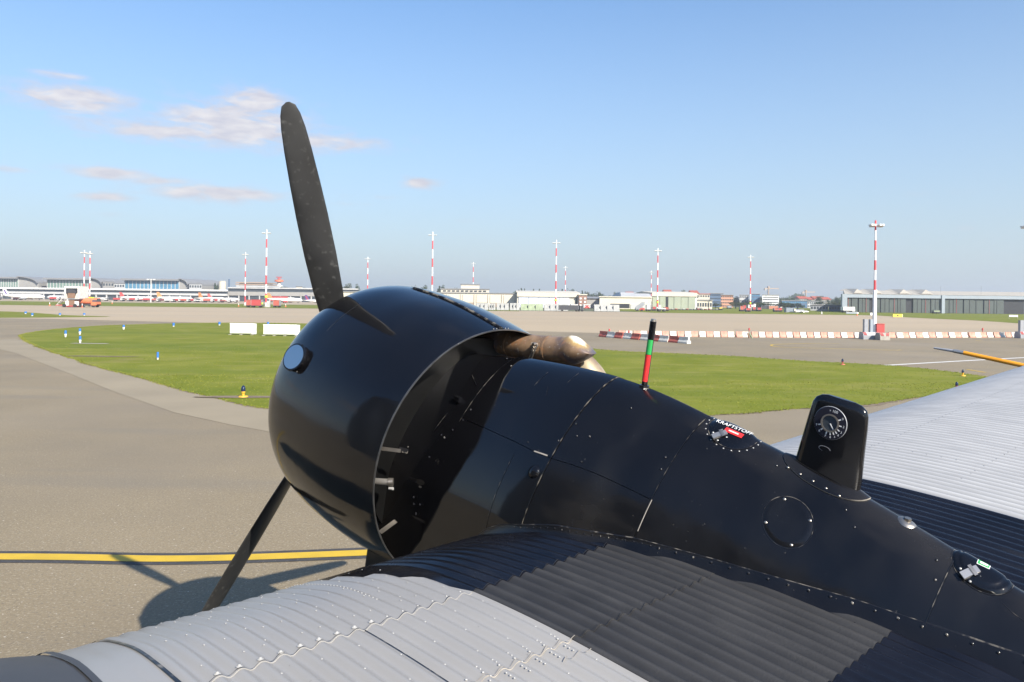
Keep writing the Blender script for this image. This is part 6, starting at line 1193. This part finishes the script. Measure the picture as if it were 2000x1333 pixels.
KN = ['round dark tree', 'broad dark tree', 'slim pointed tree', 'round olive-green tree', 'broad olive-green tree']
TL = [(402, 14, 559, 0, 'between the blue hall and the cream tank, leftmost'), (412, 12, 560, 1, 'between the blue hall and the cream tank, middle'), (420, 6, 552, 2, 'immediately left of the cream tank'), (426, 5, 554, 0, 'touching the cream tank'), (399, 10, 563, 4, 'right of the blue hall end'),
      (534, 8, 561, 0, 'left of the radar tower'), (555, 14, 562, 3, 'right of the radar tower'), (567, 12, 561.5, 1, 'between the radar tower and the small cream block'), (598, 14, 560, 1, 'right of the small cream block'), (620, 16, 557, 0, 'behind the propeller blade, left'), (640, 16, 560, 1, 'behind the propeller blade, right'),
      (669, 12, 556, 0, 'left of the cowling top, first of three'), (680, 12, 556, 3, 'left of the cowling top, second of three'), (697, 11, 555, 0, 'left of the cowling top, third of three'), (728, 16, 561, 1, 'behind the cowling top, left'), (760, 16, 560, 1, 'behind the cowling top, centre'),
      (812, 10, 556.5, 1, 'over the cowling hinge strip, left'), (826, 16, 557, 0, 'over the cowling hinge strip, right'), (858, 8, 558, 2, 'left of the flat-roofed office'), (866, 12, 557, 0, 'touching the flat-roofed office'), (890, 10, 558, 4, 'behind the flat-roofed office'),
      (1018, 5, 562, 2, 'first of the small pointed pair above the pale-doored hangar'), (1024.5, 4, 563, 2, 'second of the small pointed pair above the pale-doored hangar'), (1042, 5, 564, 2, 'left of the tall mast above the hangar roof'), (1053.5, 5.5, 564, 2, 'nearer the tall mast above the hangar roof'), (1097.5, 6, 564, 2, 'left of the short mast above the hangar roof'),
      (1112, 18, 563.5, 1, 'right of the short mast above the hangar roof'), (1124, 18, 565, 0, 'above the right end of the pale-doored hangar'), (1137, 5, 567, 2, 'above the brick block'), (1146, 10, 572, 3, 'right of the brick block roof'), (1163, 20, 569.5, 1, 'above the grey shed'), (1175, 14, 571, 0, 'between the grey shed and the workshop'), (1188, 14, 575, 4, 'above the left end of the cream workshop'), (1204, 12, 571, 0, 'left of the red roof by the broad grey roof'), (1238, 8, 570, 1, 'on the skyline of the broad grey roof'),
      (1396, 14, 580, 0, 'right of the dark blue office block'), (1404, 12, 583, 3, 'left of the orange building'), (1438, 14, 578, 0, 'right of the orange building, first'), (1446, 16, 583, 1, 'right of the orange building, second'), (1458, 16, 586, 4, 'left of the mast among red carts'), (1476, 14, 587, 0, 'right of the mast among red carts'), (1486, 8, 580, 3, 'left of the white office block'), (1502, 16, 575.5, 1, 'poking up behind the white office block'), (1519, 10, 586, 0, 'at the right foot of the white office block'), (1497, 12, 590, 4, 'at the left foot of the white office block'),
      (1531, 16, 580, 1, 'left part of the domed clump'), (1541, 20, 576.5, 1, 'centre of the domed clump'), (1550, 10, 582, 0, 'right edge of the domed clump'), (1560, 12, 586, 4, 'right of the domed clump'), (1577, 14, 582, 1, 'under the right crane'), (1600, 12, 579, 3, 'among the red-roofed houses'), (1617, 8, 584, 0, 'between the last red-roofed house and the hangar'), (1628, 12, 583, 4, 'left of the dark hangar, first'), (1637, 12, 579, 0, 'left of the dark hangar, second'), (1643, 10, 582, 1, 'touching the dark hangar'),
      (1352, 10, 576, 1, 'above the green-doored hangar roof, right'), (1372, 12, 579, 0, 'behind the cream annex')]
TL += [(px_, 17 + (px_ * 7) % 9, 587.5 + (px_ * 3) % 5 - (px_ < 1480) * 1.5, (px_ * 5) % 2 * 1 if px_ % 3 else 4, 'in the front belt, ' + wh_) for px_, wh_ in ((1398, 'below the dark blue office block'), (1437, 'right foot of the orange building'), (1449, 'second right of the orange building'), (1458, 'left of the mast among carts'), (1478, 'right of the mast among carts'), (1487, 'third right of the mast'), (1497, 'left half of the white office'), (1524, 'right edge of the white office'), (1534, 'below the domed clump, left'), (1546, 'below the domed clump, right'), (1558, 'above the parked white plane'), (1600, 'below the red-roofed houses, left'), (1613, 'below the red-roofed houses, right'), (1632, 'left of the dark hangar'))]
for px, wpx, yt, kd, wh in TL: tree(px, (520 if px < 1300 else 455 + (px * 13) % 25) if 'front belt' not in wh else 345 + px % 7, wpx * 1.25, yt - (1.5 if px < 1300 else 0), kd, '%s %s' % (KN[kd], wh))
# far wooded horizon (a mass)
wm2 = MB(); r_ = np.random.RandomState(11); n = 26000; aa = r_.uniform(-.95, .95, n); dd_ = 900 + 500 * r_.rand(n); hh_ = (7 + 4 * np.sin(aa * 37) + 3 * np.sin(aa * 91 + 1) + 2 * np.sin(aa * 233)) * r_.rand(n) ** .5
for a_, d_, h_ in zip(aa, dd_, hh_):
    x_, y_ = math.tan(a_) * d_, d_; s_ = 1.2 + r_.rand() * 1.3; wm2.add([(x_ - s_, y_, h_ - s_ * .5), (x_ + s_, y_ + r_.randn() * .5, h_ - s_ * .4), (x_ + r_.randn() * .6, y_ + r_.randn(), h_ + s_)], [(0, 1, 2)])
far = wm2.build('distant_wood', M['leaf']); tag(far, 'distant low wooded skyline behind the airport buildings', 'wood', kind='stuff')

hzb = MB().box(-1900, 1900, -60, 1900, -1.0, 45).build('haze', hb_m); tag(hzb, 'thin pale air fading the far terminal and trees', 'haze', kind='stuff')
